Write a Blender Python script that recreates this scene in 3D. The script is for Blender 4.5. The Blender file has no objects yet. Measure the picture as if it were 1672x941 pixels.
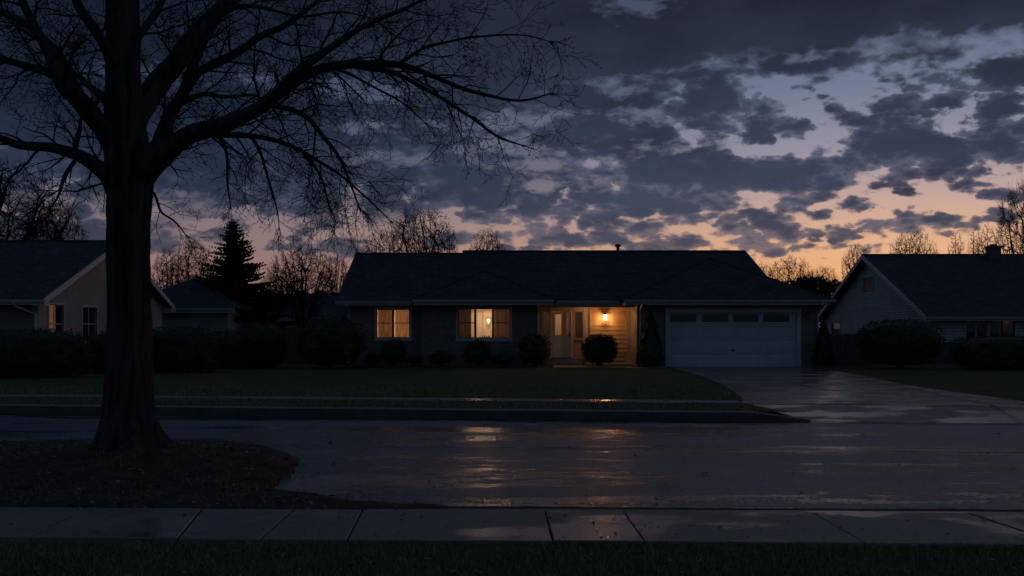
import bpy, bmesh, math, random
import numpy as np
from mathutils import Vector, Matrix, noise as mnoise

random.seed(11)
rnd = random.random
def ru(a, b): return a + (b - a) * random.random()
SC = bpy.context.scene
COL = SC.collection
F, HX, HY, EYE = 1760.0, 836.0, 535.0, 1.6     # surveyed from the photograph: focal length, horizon, eye height

def at(px, py, Y): return Vector(((px - HX) / F * Y, Y, EYE + (HY - py) / F * Y))
def gx(px, Y): return (px - HX) / F * Y
def gz(py, Y): return EYE + (HY - py) / F * Y
def on(px, py, z=0.0):
    Y = F * (EYE - z) / (py - HY)
    return Vector(((px - HX) / F * Y, Y, z))

V = Vector
# ------------------------------------------------------------------ mesh builder
class MB:
    def __init__(s, xf=None): s.v = []; s.f = []; s.xf = xf
    def add(s, vs, fs):
        n = len(s.v)
        if s.xf: vs = [s.xf(*v) for v in vs]
        s.v.extend([tuple(v) for v in vs]); s.f.extend([tuple(i + n for i in f) for f in fs]); return s
    def box(s, x0, x1, y0, y1, z0, z1):
        return s.add([(x0,y0,z0),(x1,y0,z0),(x1,y1,z0),(x0,y1,z0),(x0,y0,z1),(x1,y0,z1),(x1,y1,z1),(x0,y1,z1)],
                     [(0,3,2,1),(4,5,6,7),(0,1,5,4),(1,2,6,5),(2,3,7,6),(3,0,4,7)])
    def hexa(s, a, b):      # two quads of matching corners
        return s.add(list(a) + list(b), [(0,3,2,1),(4,5,6,7),(0,1,5,4),(1,2,6,5),(2,3,7,6),(3,0,4,7)])
    def prism(s, pts, d):   # polygon extruded by vector d
        n = len(pts); d = Vector(d)
        vs = [Vector(p) for p in pts] + [Vector(p) + d for p in pts]
        fs = [tuple(range(n))[::-1], tuple(range(n, 2*n))] + [(i, (i+1) % n, n + (i+1) % n, n + i) for i in range(n)]
        return s.add(vs, fs)
    def tube(s, pts, rads, sides=6, cap=True, twist=0.0):
        pts = [Vector(p) for p in pts]; n = len(pts); vs = []; fs = []
        up = Vector((0.13, 0.31, 0.94)).normalized(); ref = None
        for i, p in enumerate(pts):
            t = (pts[min(i+1, n-1)] - pts[max(i-1, 0)])
            if t.length < 1e-9: t = Vector((0,0,1))
            t.normalize()
            if ref is None: ref = up if abs(t.dot(up)) < .9 else Vector((1,0,0))
            a = (ref - t * ref.dot(t))
            if a.length < 1e-6: a = t.orthogonal()
            a.normalize(); ref = a; b = t.cross(a)
            for k in range(sides):
                w = 2*math.pi*k/sides
                vs.append(p + (a*math.cos(w) + b*math.sin(w)) * rads[i])
        for i in range(n-1):
            for k in range(sides):
                k2 = (k+1) % sides
                fs.append((i*sides+k, i*sides+k2, (i+1)*sides+k2, (i+1)*sides+k))
        if cap and sides > 2:
            fs.append(tuple(range(sides))[::-1]); fs.append(tuple((n-1)*sides + k for k in range(sides)))
        return s.add(vs, fs)
    def lathe(s, cx, cy, prof, sides=16):
        vs = []; fs = []
        for r, z in prof:
            for k in range(sides):
                a = 2*math.pi*k/sides; vs.append((cx + r*math.cos(a), cy + r*math.sin(a), z))
        n = len(prof)
        for i in range(n-1):
            for k in range(sides):
                k2 = (k+1) % sides; fs.append((i*sides+k, i*sides+k2, (i+1)*sides+k2, (i+1)*sides+k))
        fs.append(tuple(range(sides))[::-1]); fs.append(tuple((n-1)*sides + k for k in range(sides)))
        return s.add(vs, fs)
    def build(s, name, mat, parent=None, origin=None, smooth=False, fix=True):
        o0 = Vector(origin) if origin is not None else Vector((0,0,0))
        if parent is not None:
            p = parent; w = Vector((0,0,0))
            while p is not None: w += p.location; p = p.parent
            off = w
        else: off = o0
        me = bpy.data.meshes.new(name)
        me.from_pydata([(x-off.x, y-off.y, z-off.z) for x, y, z in s.v], [], s.f)
        if fix:
            bm = bmesh.new(); bm.from_mesh(me); bmesh.ops.recalc_face_normals(bm, faces=bm.faces); bm.to_mesh(me); bm.free()
        if smooth: me.polygons.foreach_set('use_smooth', [True]*len(me.polygons))
        me.materials.append(mat)
        o = bpy.data.objects.new(name, me); COL.objects.link(o)
        if parent is not None: o.parent = parent
        else: o.location = o0
        return o

def tag(o, label=None, cat=None, group=None, kind=None):
    if label: o['label'] = label
    if cat: o['category'] = cat
    if group: o['group'] = group
    if kind: o['kind'] = kind
    return o
def thing(name, loc, label, cat, group=None):
    o = bpy.data.objects.new(name, None); o.empty_display_size = .2; COL.objects.link(o); o.location = loc
    return tag(o, label, cat, group)
def copy_tree(o, parent=None):
    c = o.copy(); COL.objects.link(c)
    if parent is not None: c.parent = parent
    for ch in list(o.children): copy_tree(ch, c)
    return c

# ------------------------------------------------------------------ materials
class NT:
    def __init__(s, nt): s.nt = nt
    def n(s, typ, ins=None, **pr):
        nd = s.nt.nodes.new(typ)
        for k, v in pr.items(): setattr(nd, k, v)
        for k, v in (ins or {}).items():
            sock = nd.inputs[k]
            if isinstance(v, bpy.types.NodeSocket): s.nt.links.new(v, sock)
            elif isinstance(v, bpy.types.Node): s.nt.links.new(v.outputs[0], sock)
            else: sock.default_value = v
        return nd
    def m(s, op, a, b=None, c=None, clamp=False):
        ins = {0: a}
        if b is not None: ins[1] = b
        if c is not None: ins[2] = c
        return s.n('ShaderNodeMath', ins, operation=op, use_clamp=clamp).outputs[0]
    def vm(s, op, a, b=None, c=None):
        ins = {0: a}
        if b is not None: ins[1] = b
        if c is not None: ins[2] = c
        nd = s.n('ShaderNodeVectorMath', ins, operation=op)
        return nd.outputs['Value'] if op in ('LENGTH', 'DOT_PRODUCT') else nd.outputs[0]
    def mixc(s, f, a, b, blend='MIX'):
        nd = s.n('ShaderNodeMix', data_type='RGBA', blend_type=blend)
        for i, v in ((0, f), (6, a), (7, b)):
            if isinstance(v, bpy.types.NodeSocket): s.nt.links.new(v, nd.inputs[i])
            else: nd.inputs[i].default_value = v if i == 0 else tuple(v)[:3] + (1,)
        return nd.outputs[2]
    def mr(s, v, a, b, c=0.0, d=1.0, smooth=True):
        nd = s.n('ShaderNodeMapRange', {0: v, 1: a, 2: b, 3: c, 4: d}, interpolation_type='SMOOTHSTEP' if smooth else 'LINEAR', clamp=True)
        return nd.outputs[0]
    def noise(s, vec, scale, detail=4.0, rough=.55):
        return s.n('ShaderNodeTexNoise', {'Vector': vec, 'Scale': scale, 'Detail': detail, 'Roughness': rough})
    def ramp(s, fac, stops):
        nd = s.n('ShaderNodeValToRGB', {0: fac}); cr = nd.color_ramp
        while len(cr.elements) < len(stops): cr.elements.new(.5)
        for e, (p, c) in zip(cr.elements, sorted(stops)): e.position = p; e.color = tuple(c)[:3] + (1,)
        return nd.outputs[0]

def newmat(name):
    m = bpy.data.materials.new(name); m.use_nodes = True; nt = m.node_tree
    b = nt.nodes['Principled BSDF']; return m, NT(nt), b
def surf(name, c1, c2, scale=3.0, rough=.8, bump=0.0, bscale=None, stretch=(1,1,1), spec=.5, rough2=None, world=True):
    m, t, b = newmat(name)
    src = t.n('ShaderNodeNewGeometry').outputs['Position'] if world else t.n('ShaderNodeTexCoord').outputs['Object']
    v = t.vm('MULTIPLY', src, stretch)
    nz = t.noise(v, scale, 6, .6)
    f = t.mr(nz.outputs[0], .3, .7)
    t.nt.links.new(t.mixc(f, c1, c2), b.inputs['Base Color'])
    b.inputs['Roughness'].default_value = rough
    b.inputs['Specular IOR Level'].default_value = spec
    if rough2 is not None:
        t.nt.links.new(t.mr(t.noise(v, scale*.6, 4).outputs[0], .35, .65, rough, rough2), b.inputs['Roughness'])
    if bump:
        bn = t.noise(v, bscale or scale*6, 5, .6)
        bp = t.n('ShaderNodeBump', {'Strength': 1.0, 'Distance': bump, 'Height': bn.outputs[0]})
        t.nt.links.new(bp.outputs[0], b.inputs['Normal'])
    return m
def coords(t, mode):    # wall coordinates: along the wall and up
    sp = t.n('ShaderNodeSeparateXYZ', {0: t.n('ShaderNodeNewGeometry').outputs['Position']})
    x, y, z = sp.outputs
    return x, y, z
def brickmat(name, c1, c2, mortar, bw, bh, ms=.012, rough=.85, bump=.006, offset=.5, zk=1.0, spec=.4, dirt=.25):
    m, t, b = newmat(name)
    x, y, z = coords(t, 0)
    u = t.m('ADD', x, y)
    vec = t.n('ShaderNodeCombineXYZ', {0: u, 1: t.m('MULTIPLY', z, zk), 2: 0.0}).outputs[0]
    br = t.n('ShaderNodeTexBrick', {'Vector': vec, 'Color1': c1+(1,), 'Color2': c2+(1,), 'Mortar': mortar+(1,), 'Scale': 1.0,
              'Mortar Size': ms, 'Mortar Smooth': .3, 'Bias': 0.0, 'Brick Width': bw, 'Row Height': bh}, offset=offset)
    nz = t.noise(t.n('ShaderNodeNewGeometry').outputs['Position'], 1.3, 6, .65)
    col = t.mixc(t.mr(nz.outputs[0], .35, .75, 0, dirt), br.outputs[0], tuple(.45*a for a in c1))
    t.nt.links.new(col, b.inputs['Base Color'])
    b.inputs['Roughness'].default_value = rough; b.inputs['Specular IOR Level'].default_value = spec
    h = t.m('SUBTRACT', t.m('MULTIPLY', t.noise(vec, 25, 3).outputs[0], .4), br.outputs[1])
    t.nt.links.new(t.n('ShaderNodeBump', {'Strength': 1.0, 'Distance': bump, 'Height': h}).outputs[0], b.inputs['Normal'])
    return m
def emit(name, col, s):
    m = bpy.data.materials.new(name); m.use_nodes = True; nt = m.node_tree; nt.nodes.clear()
    e = nt.nodes.new('ShaderNodeEmission'); e.inputs[0].default_value = col + (1,); e.inputs[1].default_value = s
    o = nt.nodes.new('ShaderNodeOutputMaterial'); nt.links.new(e.outputs[0], o.inputs[0]); return m
def glassmat(name, refl=.1, tint=(.95,.97,.98), k=.9):
    m = bpy.data.materials.new(name); m.use_nodes = True; nt = m.node_tree; nt.nodes.clear(); t = NT(nt)
    tr = t.n('ShaderNodeBsdfTransparent', {0: tint + (1,)}); gl = t.n('ShaderNodeBsdfGlossy', {0: (.9,.9,.9,1), 'Roughness': .03})
    lw = t.n('ShaderNodeLayerWeight', {0: .5})
    f = t.m('ADD', t.m('MULTIPLY', t.m('POWER', lw.outputs['Facing'], 5.0), k), refl, clamp=True)
    mx = t.n('ShaderNodeMixShader', {0: f, 1: tr.outputs[0], 2: gl.outputs[0]})
    t.n('ShaderNodeOutputMaterial', {0: mx.outputs[0]}); return m
def clothmat(name, c):
    m, t, b = newmat(name)
    b.inputs['Base Color'].default_value = c + (1,); b.inputs['Roughness'].default_value = .9
    tl = t.n('ShaderNodeBsdfTranslucent', {0: c + (1,)})
    mx = t.n('ShaderNodeMixShader', {0: .6, 1: b.outputs[0], 2: tl.outputs[0]})
    out = [n for n in t.nt.nodes if n.type == 'OUTPUT_MATERIAL'][0]
    t.nt.links.new(mx.outputs[0], out.inputs[0]); return m

def roadmat():
    m, t, b = newmat('wet_asphalt')
    P = t.n('ShaderNodeNewGeometry').outputs['Position']
    n1 = t.noise(t.vm('MULTIPLY', t.vm('ADD', P, (3.0, .35, 0)), (.13, .80, 1)), 1.0, 6, .62)
    n2 = t.noise(P, 42.0, 3, .7)
    n3 = t.noise(t.vm('MULTIPLY', P, (.6, 1.2, 1)), 3.2, 4, .6)
    n4 = t.noise(t.vm('MULTIPLY', P, (1, .25, 1)), 48.0, 2, .6)
    wet = t.mr(t.m('ADD', n1.outputs[0], t.m('ADD', t.m('MULTIPLY', t.m('SUBTRACT', n3.outputs[0], .5), .45), t.m('MULTIPLY', t.m('SUBTRACT', n4.outputs[0], .5), .30))), .47, .60)
    # water standing in the low spots beside the verge
    for (c, rx, ry) in ((on(478,793), .50, .55), (on(530,803), .34, .16), (on(515,738), .75, .42), (on(548,779), .22, .14), (on(690,700), 1.6, .5), (on(420,697), 1.8, .4)):
        q = t.vm('MULTIPLY', t.vm('SUBTRACT', P, tuple(c)), (1/rx, 1/ry, 0))
        pd = t.m('ADD', t.vm('LENGTH', q), t.m('ADD', t.m('MULTIPLY', t.m('SUBTRACT', n3.outputs[0], .5), 2.0), t.m('MULTIPLY', t.m('SUBTRACT', n4.outputs[0], .5), .7)))
        wet = t.m('MAXIMUM', wet, t.mr(pd, 1.05, .75))
    agg = t.mr(t.m('ADD', t.m('MULTIPLY', n2.outputs[0], .5), t.m('MULTIPLY', n4.outputs[0], .5)), .40, .62)
    dry = t.mixc(agg, (.013,.021,.034), (.15,.195,.28))
    col = t.mixc(wet, dry, (.022,.026,.036))
    patch = t.mr(t.noise(t.vm('MULTIPLY', P, (.2,.5,1)), .9, 3).outputs[0], .5, .56)
    col = t.mixc(t.m('MULTIPLY', patch, .35), col, (.016,.016,.018))
    t.nt.links.new(col, b.inputs['Base Color'])
    t.nt.links.new(t.m('ADD', t.mr(wet, 0, 1, .34, .09), t.m('MULTIPLY', t.mr(n4.outputs[0], .35, .65), t.mr(wet, 0, 1, .14, .03))), b.inputs['Roughness'])
    b.inputs['IOR'].default_value = 1.36
    t.nt.links.new(t.mr(wet, 0, 1, .95, .95), b.inputs['Specular IOR Level'])
    h = t.m('ADD', t.m('MULTIPLY', t.m('ADD', n2.outputs[0], t.m('MULTIPLY', n4.outputs[0], 2.0)), t.mr(wet, 0, 1, .0110, .0022)), t.m('MULTIPLY', n3.outputs[0], .004))
    t.nt.links.new(t.n('ShaderNodeBump', {'Strength': .9, 'Distance': 1.0, 'Height': h}).outputs[0], b.inputs['Normal'])
    return m
def concmat(name, c1, c2, joint=None, wetrough=(.36,.68), wl=(.45,.62), bump=.0015, stain=(.05,.045,.04)):
    m, t, b = newmat(name)
    P = t.n('ShaderNodeNewGeometry').outputs['Position']
    n1 = t.noise(t.vm('MULTIPLY', P, (.55, .9, 1)), 1.1, 5, .6)
    n2 = t.noise(P, 55, 3, .7); n3 = t.noise(P, 4.5, 6, .7)
    wet = t.mr(n1.outputs[0], wl[0], wl[1])
    col = t.mixc(t.mr(n2.outputs[0], .3, .7), c1, c2)
    col = t.mixc(t.m('MULTIPLY', t.mr(n3.outputs[0], .52, .72), .55), col, stain)
    col = t.mixc(t.m('MULTIPLY', wet, .5), col, tuple(.4*a for a in c1))
    t.nt.links.new(col, b.inputs['Base Color'])
    t.nt.links.new(t.mr(wet, 0, 1, wetrough[1], wetrough[0]), b.inputs['Roughness'])
    h = t.m('ADD', t.m('MULTIPLY', n2.outputs[0], bump), t.m('MULTIPLY', n3.outputs[0], bump*1.5))
    t.nt.links.new(t.n('ShaderNodeBump', {'Strength': .7, 'Distance': 1.0, 'Height': h}).outputs[0], b.inputs['Normal'])
    return m

M = {}
M['road'] = roadmat()
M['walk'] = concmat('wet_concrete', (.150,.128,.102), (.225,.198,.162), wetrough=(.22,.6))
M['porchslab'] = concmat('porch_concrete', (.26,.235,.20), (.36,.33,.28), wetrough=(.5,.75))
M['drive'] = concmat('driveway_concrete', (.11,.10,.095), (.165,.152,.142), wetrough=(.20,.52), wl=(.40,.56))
M['kerb'] = concmat('kerb_concrete', (.09,.09,.088), (.14,.138,.132), wetrough=(.3,.6))
M['lawn'] = surf('lawn_turf', (.046,.060,.018), (.100,.112,.038), 1.6, .9, .03, 30, spec=.2)
M['mulch'] = surf('leaf_mould', (.022,.015,.009), (.075,.050,.028), 5, .8, .03, 28, spec=.3)
M['blade'] = surf('grass_blade', (.026,.044,.014), (.24,.23,.12), 45, .32, spec=.8)
M['deadleaf'] = surf('dead_leaf', (.06,.035,.016), (.28,.19,.10), 9, .5, spec=.5)
M['bark'] = surf('grey_bark', (.011,.0105,.011), (.072,.067,.064), 13, .8, .05, 20, stretch=(1,1,.13), spec=.3)
M['twig'] = surf('twig_bark', (.014,.012,.011), (.035,.03,.026), 6, .8, spec=.3)
M['farbark'] = surf('far_bark', (.008,.007,.006), (.02,.017,.015), 3, .9, spec=.2)
M['leaf'] = surf('evergreen_leaf', (.012,.022,.010), (.035,.055,.022), 5, .6, spec=.3)
M['needle'] = surf('spruce_needle', (.008,.016,.012), (.022,.036,.024), 4, .7, spec=.2)
M['water'] = None
M['brick'] = brickmat('house_brick', (.13,.10,.085), (.21,.17,.14), (.24,.23,.21), .21, .075, .010)
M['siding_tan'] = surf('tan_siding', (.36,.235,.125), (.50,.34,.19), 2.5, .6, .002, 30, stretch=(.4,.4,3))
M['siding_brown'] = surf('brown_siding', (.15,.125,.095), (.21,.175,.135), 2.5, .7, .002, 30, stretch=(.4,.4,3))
M['stucco'] = surf('beige_stucco', (.36,.31,.26), (.43,.375,.32), 1.4, .9, .004, 50)
M['white_siding'] = brickmat('white_lap_siding', (.42,.44,.47), (.50,.52,.55), (.16,.16,.17), 3.1, .12, .012, rough=.7, bump=.01, dirt=.35)
M['roof'] = brickmat('asphalt_shingle', (.026,.028,.036), (.072,.075,.088), (.006,.006,.008), .30, .075, .012, rough=.72, bump=.02, spec=.35, dirt=.5)
M['trim'] = surf('painted_trim', (.34,.35,.37), (.42,.43,.45), 3, .5)
M['white'] = surf('white_paint', (.42,.43,.46), (.50,.51,.53), 2, .45)
M['doorwhite'] = surf('cream_door_paint', (.58,.54,.48), (.66,.62,.56), 2, .4)
M['doorcase'] = surf('door_casing_paint', (.40,.33,.25), (.48,.40,.30), 3, .5)
M['dark'] = surf('dark_metal', (.02,.02,.022), (.04,.04,.042), 6, .45)
M['darkframe'] = surf('dark_sash', (.035,.028,.022), (.055,.045,.035), 6, .5)
M['soffit'] = surf('soffit_board', (.30,.27,.23), (.36,.33,.28), 2, .7)
M['glass'] = glassmat('window_glass', .03)
def dullpanemat():
    m = bpy.data.materials.new('dull_pane'); m.use_nodes = True; nt = m.node_tree; nt.nodes.clear(); t = NT(nt)
    mx = t.n('ShaderNodeMixShader', {0: .12, 1: t.n('ShaderNodeBsdfTransparent', {0: (.85,.86,.88,1)}).outputs[0], 2: t.n('ShaderNodeBsdfDiffuse', {0: (.08,.085,.1,1)}).outputs[0]})
    t.n('ShaderNodeOutputMaterial', {0: mx.outputs[0]}); return m
M['dullpane'] = dullpanemat()  # matte pane made up to cut sunset reflections in the beige house windows
M['dimglass'] = glassmat('darkened_glass', .05, (.42,.40,.38))  # dark tint added so the hall light shows less through the sidelights
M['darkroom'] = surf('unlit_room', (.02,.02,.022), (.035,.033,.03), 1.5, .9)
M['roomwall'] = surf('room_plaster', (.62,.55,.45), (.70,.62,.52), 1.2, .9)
M['curtain'] = clothmat('curtain_cloth', (.30,.20,.13))
M['lampglass'] = emit('lit_globe', (1.0, .70, .42), 1.9)
M['spotglass'] = emit('lit_downlight', (1.0, .60, .27), 4.0)
M['lantern'] = emit('lantern_flame_glass', (1.0, .45, .14), 55.0)
M['wood'] = surf('weathered_fence', (.045,.042,.042), (.08,.072,.068), 4, .85, .004, 30, stretch=(4,4,.3))
M['mat'] = surf('door_mat_fibre', (.03,.025,.02), (.06,.05,.04), 20, .95, .01, 90)
M['pot'] = surf('terracotta', (.2,.09,.05), (.28,.13,.08), 6, .8)
M['chimney'] = brickmat('chimney_brick', (.10,.06,.05), (.16,.10,.08), (.18,.17,.16), .21, .075)
M['paint'] = None
def linemat():
    m, t, b = newmat('worn_road_paint')
    P = t.n('ShaderNodeNewGeometry').outputs['Position']
    f = t.mr(t.noise(t.vm('MULTIPLY', P, (.8, 6, 1)), 2.2, 6, .7).outputs[0], .46, .6)
    t.nt.links.new(t.mixc(f, (.05,.05,.055), (.42,.41,.38)), b.inputs['Base Color'])
    b.inputs['Roughness'].default_value = .3; return m
M['paint'] = linemat()
def watermat():
    m, t, b = newmat('puddle_water')
    b.inputs['Base Color'].default_value = (.012,.012,.014,1); b.inputs['IOR'].default_value = 1.33
    P = t.n('ShaderNodeNewGeometry').outputs['Position']
    n = t.noise(P, 9, 3)
    b.inputs['Roughness'].default_value = .06
    t.nt.links.new(t.n('ShaderNodeBump', {'Strength': .4, 'Distance': .008, 'Height': n.outputs[0]}).outputs[0], b.inputs['Normal'])
    return m
M['water'] = watermat()

# ------------------------------------------------------------------ world: dusk sky with clouds, laid out by compass bearing and elevation
def srgb(r, g, b):
    f = lambda c: (c/255/12.92) if c/255 <= .04045 else ((c/255 + .055)/1.055)**2.4
    return (f(r), f(g), f(b))
def sky():
    w = bpy.data.worlds.new('World'); SC.world = w; w.use_nodes = True; nt = w.node_tree; nt.nodes.clear(); t = NT(nt)
    D = t.n('ShaderNodeTexCoord').outputs['Generated']
    sp = t.n('ShaderNodeSeparateXYZ', {0: D}); x, y, z = sp.outputs
    az = t.m('MULTIPLY', t.m('ARCTAN2', x, y), 57.29578)
    el = t.m('MULTIPLY', t.m('ARCSINE', z), 57.29578)
    P = t.n('ShaderNodeCombineXYZ', {0: az, 1: el, 2: 0.0}).outputs[0]
    Dn = t.vm('MULTIPLY', D, (1, 1, 1.75))
    Wa = t.noise(Dn, 9.0, 3, .55); Wb = t.noise(Dn, 30.0, 6, .62); Wc = t.noise(Dn, 110.0, 4, .6)
    h = (.5, .5, .5)
    warp = t.vm('ADD', t.vm('MULTIPLY', t.vm('SUBTRACT', Wa.outputs['Color'], h), (2.2, .9, 0)),
                t.vm('ADD', t.vm('MULTIPLY', t.vm('SUBTRACT', Wb.outputs['Color'], h), (3.0, 1.7, 0)),
                     t.vm('MULTIPLY', t.vm('SUBTRACT', Wc.outputs['Color'], h), (1.0, .65, 0))))
    Q = t.vm('ADD', P, warp)
    def deg(px, py):
        a = math.atan((px-HX)/F); return math.degrees(a), math.degrees(math.atan((HY-py)/F*math.cos(a)))
    def field(blobs, k=.10):
        acc = None
        for (px, py, rx, ry) in blobs:
            a, e = deg(px, py); sx = F/57.3/rx; sy = F/57.3/ry
            v = t.vm('MULTIPLY_ADD', Q, (sx, sy, 0), (-a*sx, -e*sy, 0))
            d = t.m('MULTIPLY_ADD', t.vm('LENGTH', v), min(ry, 60)*57.3/F, -min(ry, 60)*57.3/F)
            acc = d if acc is None else t.m('SMOOTH_MIN', acc, d, k)
        return acc
    clouds = [
        (300,40,840,290),(790,322,120,20),(1215,286,150,34),(1090,282,110,34),(1560,250,120,26),(1470,232,90,26),(1010,222,120,34),(1050,326,190,22),(1000,394,190,14),(830,110,300,190),(1080,15,620,100),(1500,-25,420,85),(990,205,95,36),(960,232,110,22),
        (1165,160,58,36),(1150,198,46,18),(1250,203,50,24),(1165,232,26,12),(1110,272,86,30),(1165,262,50,18),(1225,290,110,26),(1310,300,86,20),(1330,282,60,18),
        (1395,262,56,24),(1470,222,76,22),(1430,250,70,18),(1550,236,70,22),(1610,256,76,14),(1640,245,50,14),(1520,262,60,10),(1350,246,24,9),
        (1535,281,54,15),(1515,292,30,8),(1452,302,32,12),(1470,314,18,5),(1590,300,18,6),
        (1475,178,62,15),(1405,188,44,8),(1540,172,36,13),(1650,125,42,34),(1632,170,36,22),(1600,190,14,8),(1540,137,30,13),(1505,142,14,7),(1480,128,12,5),
        (1345,172,28,10),(1255,180,30,9),(1330,156,40,4),(1280,165,16,5),
        (1080,322,150,18),(1000,318,90,20),(930,300,70,24),(1130,336,110,12),(905,322,60,20),
        (990,392,120,13),(940,386,60,10),(1120,396,60,8),(1070,366,58,13),(1100,374,34,9),(1245,372,54,11),(1250,384,46,8),(1160,352,50,8),(1250,352,62,5),(1185,345,40,7),
        (1325,381,24,9),(1385,378,30,10),(1420,384,30,5),(1360,390,16,6),(1340,357,26,4),(1385,357,18,3),
        (1482,364,44,10),(1445,370,26,6),(1542,358,38,9),(1575,360,18,6),(1612,354,22,7),(1520,379,18,3),
        (930,364,20,9),(972,362,20,10),(1000,364,16,6),(1385,327,16,5),(1410,333,12,3),(1625,318,22,8),(1652,312,14,7),
        (560,366,46,14),(470,340,120,18),(345,350,50,16),(350,385,20,8),(870,345,52,17),(790,352,40,12),(735,394,46,10),
        (650,345,60,22),(560,408,50,8),(850,387,30,6),(895,400,34,6),(250,395,50,7),(90,375,150,24),(470,402,34,4),(1290,405,50,4),(1215,398,30,4),
        (800,292,150,36),(110,392,170,24),(400,326,180,24),(1700,210,60,30),(1040,345,120,14),(900,345,60,10),(1480,205,60,10),(1340,268,40,16),(1580,228,80,14),(1010,375,40,8),(1300,322,60,6),(1190,312,120,12),(1100,118,200,16),(1290,108,160,14),(1450,98,150,12),
    ]
    d = field(clouds)
    n2 = t.noise(Dn, 14.0, 6, .62)
    n3 = t.noise(t.vm('MULTIPLY', Dn, (1, 1, 1.5)), 46.0, 6, .62)
    d = t.m('ADD', d, t.m('ADD', t.m('MULTIPLY', t.m('SUBTRACT', n2.outputs[0], .5), .38), t.m('MULTIPLY', t.m('SUBTRACT', n3.outputs[0], .5), .34)))
    Dw = t.vm('ADD', Dn, t.vm('MULTIPLY', t.vm('SUBTRACT', Wb.outputs['Color'], h), (.022, .022, .022)))
    Dw = t.vm('MULTIPLY', Dw, (1, 1, 1.12))
    vo = t.n('ShaderNodeTexVoronoi', {'Vector': Dw, 'Scale': 34.0}, feature='F1')
    vp = t.n('ShaderNodeTexVoronoi', {'Vector': Dw, 'Scale': 85.0}, feature='F1')
    d = t.m('ADD', d, t.m('ADD', t.m('MULTIPLY', t.m('SUBTRACT', vo.outputs['Distance'], .55), .82), t.m('MULTIPLY', t.m('SUBTRACT', vp.outputs['Distance'], .54), .40)))
    soft = t.mr(el, 11.5, 15.0, 1.0, 3.6)
    front = t.mr(t.m('DIVIDE', d, soft), .16, -.13)
    gaps = [(632,158,34,12),(850,202,54,9),(835,236,30,9),(432,136,22,9),(590,205,20,6),(1058,190,22,9),(1045,8,40,12),
            (175,327,60,5),(300,350,46,6),(950,262,50,5),(690,262,34,4),(720,372,60,8),(430,372,40,6),(1120,240,36,5),(900,298,26,5),(560,150,18,5),(240,120,30,6),(1000,140,30,4)]
    g = t.m('ADD', field(gaps, .05), t.m('ADD', t.m('MULTIPLY', t.m('SUBTRACT', n2.outputs[0], .5), 2.2), t.m('MULTIPLY', t.m('SUBTRACT', n3.outputs[0], .5), 2.2)))
    gap = t.mr(g, .45, -.35)
    front = t.m('MULTIPLY', front, t.m('SUBTRACT', 1.0, t.m('MULTIPLY', gap, .6)))
    # the rest of the sky dome, away from the surveyed part: broken overcast
    gen = t.mr(t.noise(Dn, 5.0, 7, .6).outputs[0], .36, .56)
    away = t.m('MAXIMUM', t.mr(t.m('ABSOLUTE', az), 29.0, 36.0), t.mr(el, 18.5, 24.0))
    cl = t.m('ADD', t.m('MULTIPLY', front, t.m('SUBTRACT', 1.0, away)), t.m('MULTIPLY', gen, away))
    # colours by elevation, towards the afterglow and away from it
    e01 = t.mr(el, 0.0, 40.0, 0, 1, smooth=False)
    E = lambda d_: d_/40.0
    sun = t.ramp(e01, [(E(0), srgb(222,140,82)), (E(2.2), srgb(240,172,112)), (E(4), srgb(230,178,138)), (E(6.5), srgb(196,166,156)),
                       (E(9), srgb(150,147,162)), (E(12), srgb(114,124,150)), (E(17), srgb(88,98,122)), (E(40), srgb(50,58,84))])
    off = t.ramp(e01, [(E(0), srgb(106,80,82)), (E(3), srgb(152,118,112)), (E(5), srgb(138,118,122)), (E(7.5), srgb(104,108,128)),
                       (E(11), srgb(92,102,130)), (E(17), srgb(70,80,110)), (E(40), srgb(40,48,70))])
    csun = t.ramp(e01, [(E(0), srgb(128,98,92)), (E(3), srgb(96,88,98)), (E(5.5), srgb(72,76,95)), (E(8), srgb(60,67,88)),
                        (E(12), srgb(55,62,81)), (E(16), srgb(42,47,60)), (E(24), srgb(41,46,58)), (E(40), srgb(44,56,73))])
    coff = t.ramp(e01, [(E(0), srgb(78,68,74)), (E(3.5), srgb(74,74,88)), (E(7), srgb(46,55,76)), (E(11), srgb(34,43,62)),
                        (E(16), srgb(26,33,50)), (E(24), srgb(26,31,43)), (E(40), srgb(40,54,73))])
    s = t.mr(az, -15.0, 21.0)
    bk = t.mr(t.m('ABSOLUTE', t.m('SUBTRACT', az, 15.0)), 55.0, 120.0)
    clear = t.mixc(s, off, sun)
    cloud = t.mixc(t.mr(az, -20.0, 14.0), coff, csun)
    clear = t.mixc(bk, clear, t.ramp(e01, [(0, srgb(64,70,82)), (E(8), srgb(70,86,106)), (E(40), srgb(52,71,98))]))
    cloud = t.mixc(bk, cloud, t.ramp(e01, [(0, srgb(56,63,74)), (E(12), srgb(54,67,84)), (E(40), srgb(46,61,81))]))
    # billows inside the clouds: thin edges let the sky through, thick cores are darker
    bl = t.noise(t.vm('MULTIPLY', Dn, (1, 1, 1.6)), 13.0, 8, .62)
    big = t.noise(t.vm('MULTIPLY', Dn, (1, 1, 2.2)), 4.5, 5, .55)
    bill = t.m('ADD', .04, t.m('ADD', t.m('MULTIPLY', bl.outputs[0], .85), t.m('MULTIPLY', big.outputs[0], .95)))
    thick = t.mr(t.m('ADD', d, t.m('MULTIPLY', t.m('SUBTRACT', bl.outputs[0], .5), 1.1)), .10, -.60)
    bill = t.m('MULTIPLY', bill, t.mr(thick, 0, 1, 1.15, .90))
    cloud = t.mixc(t.mr(thick, 0, 1, .12, .0), cloud, clear)
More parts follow.
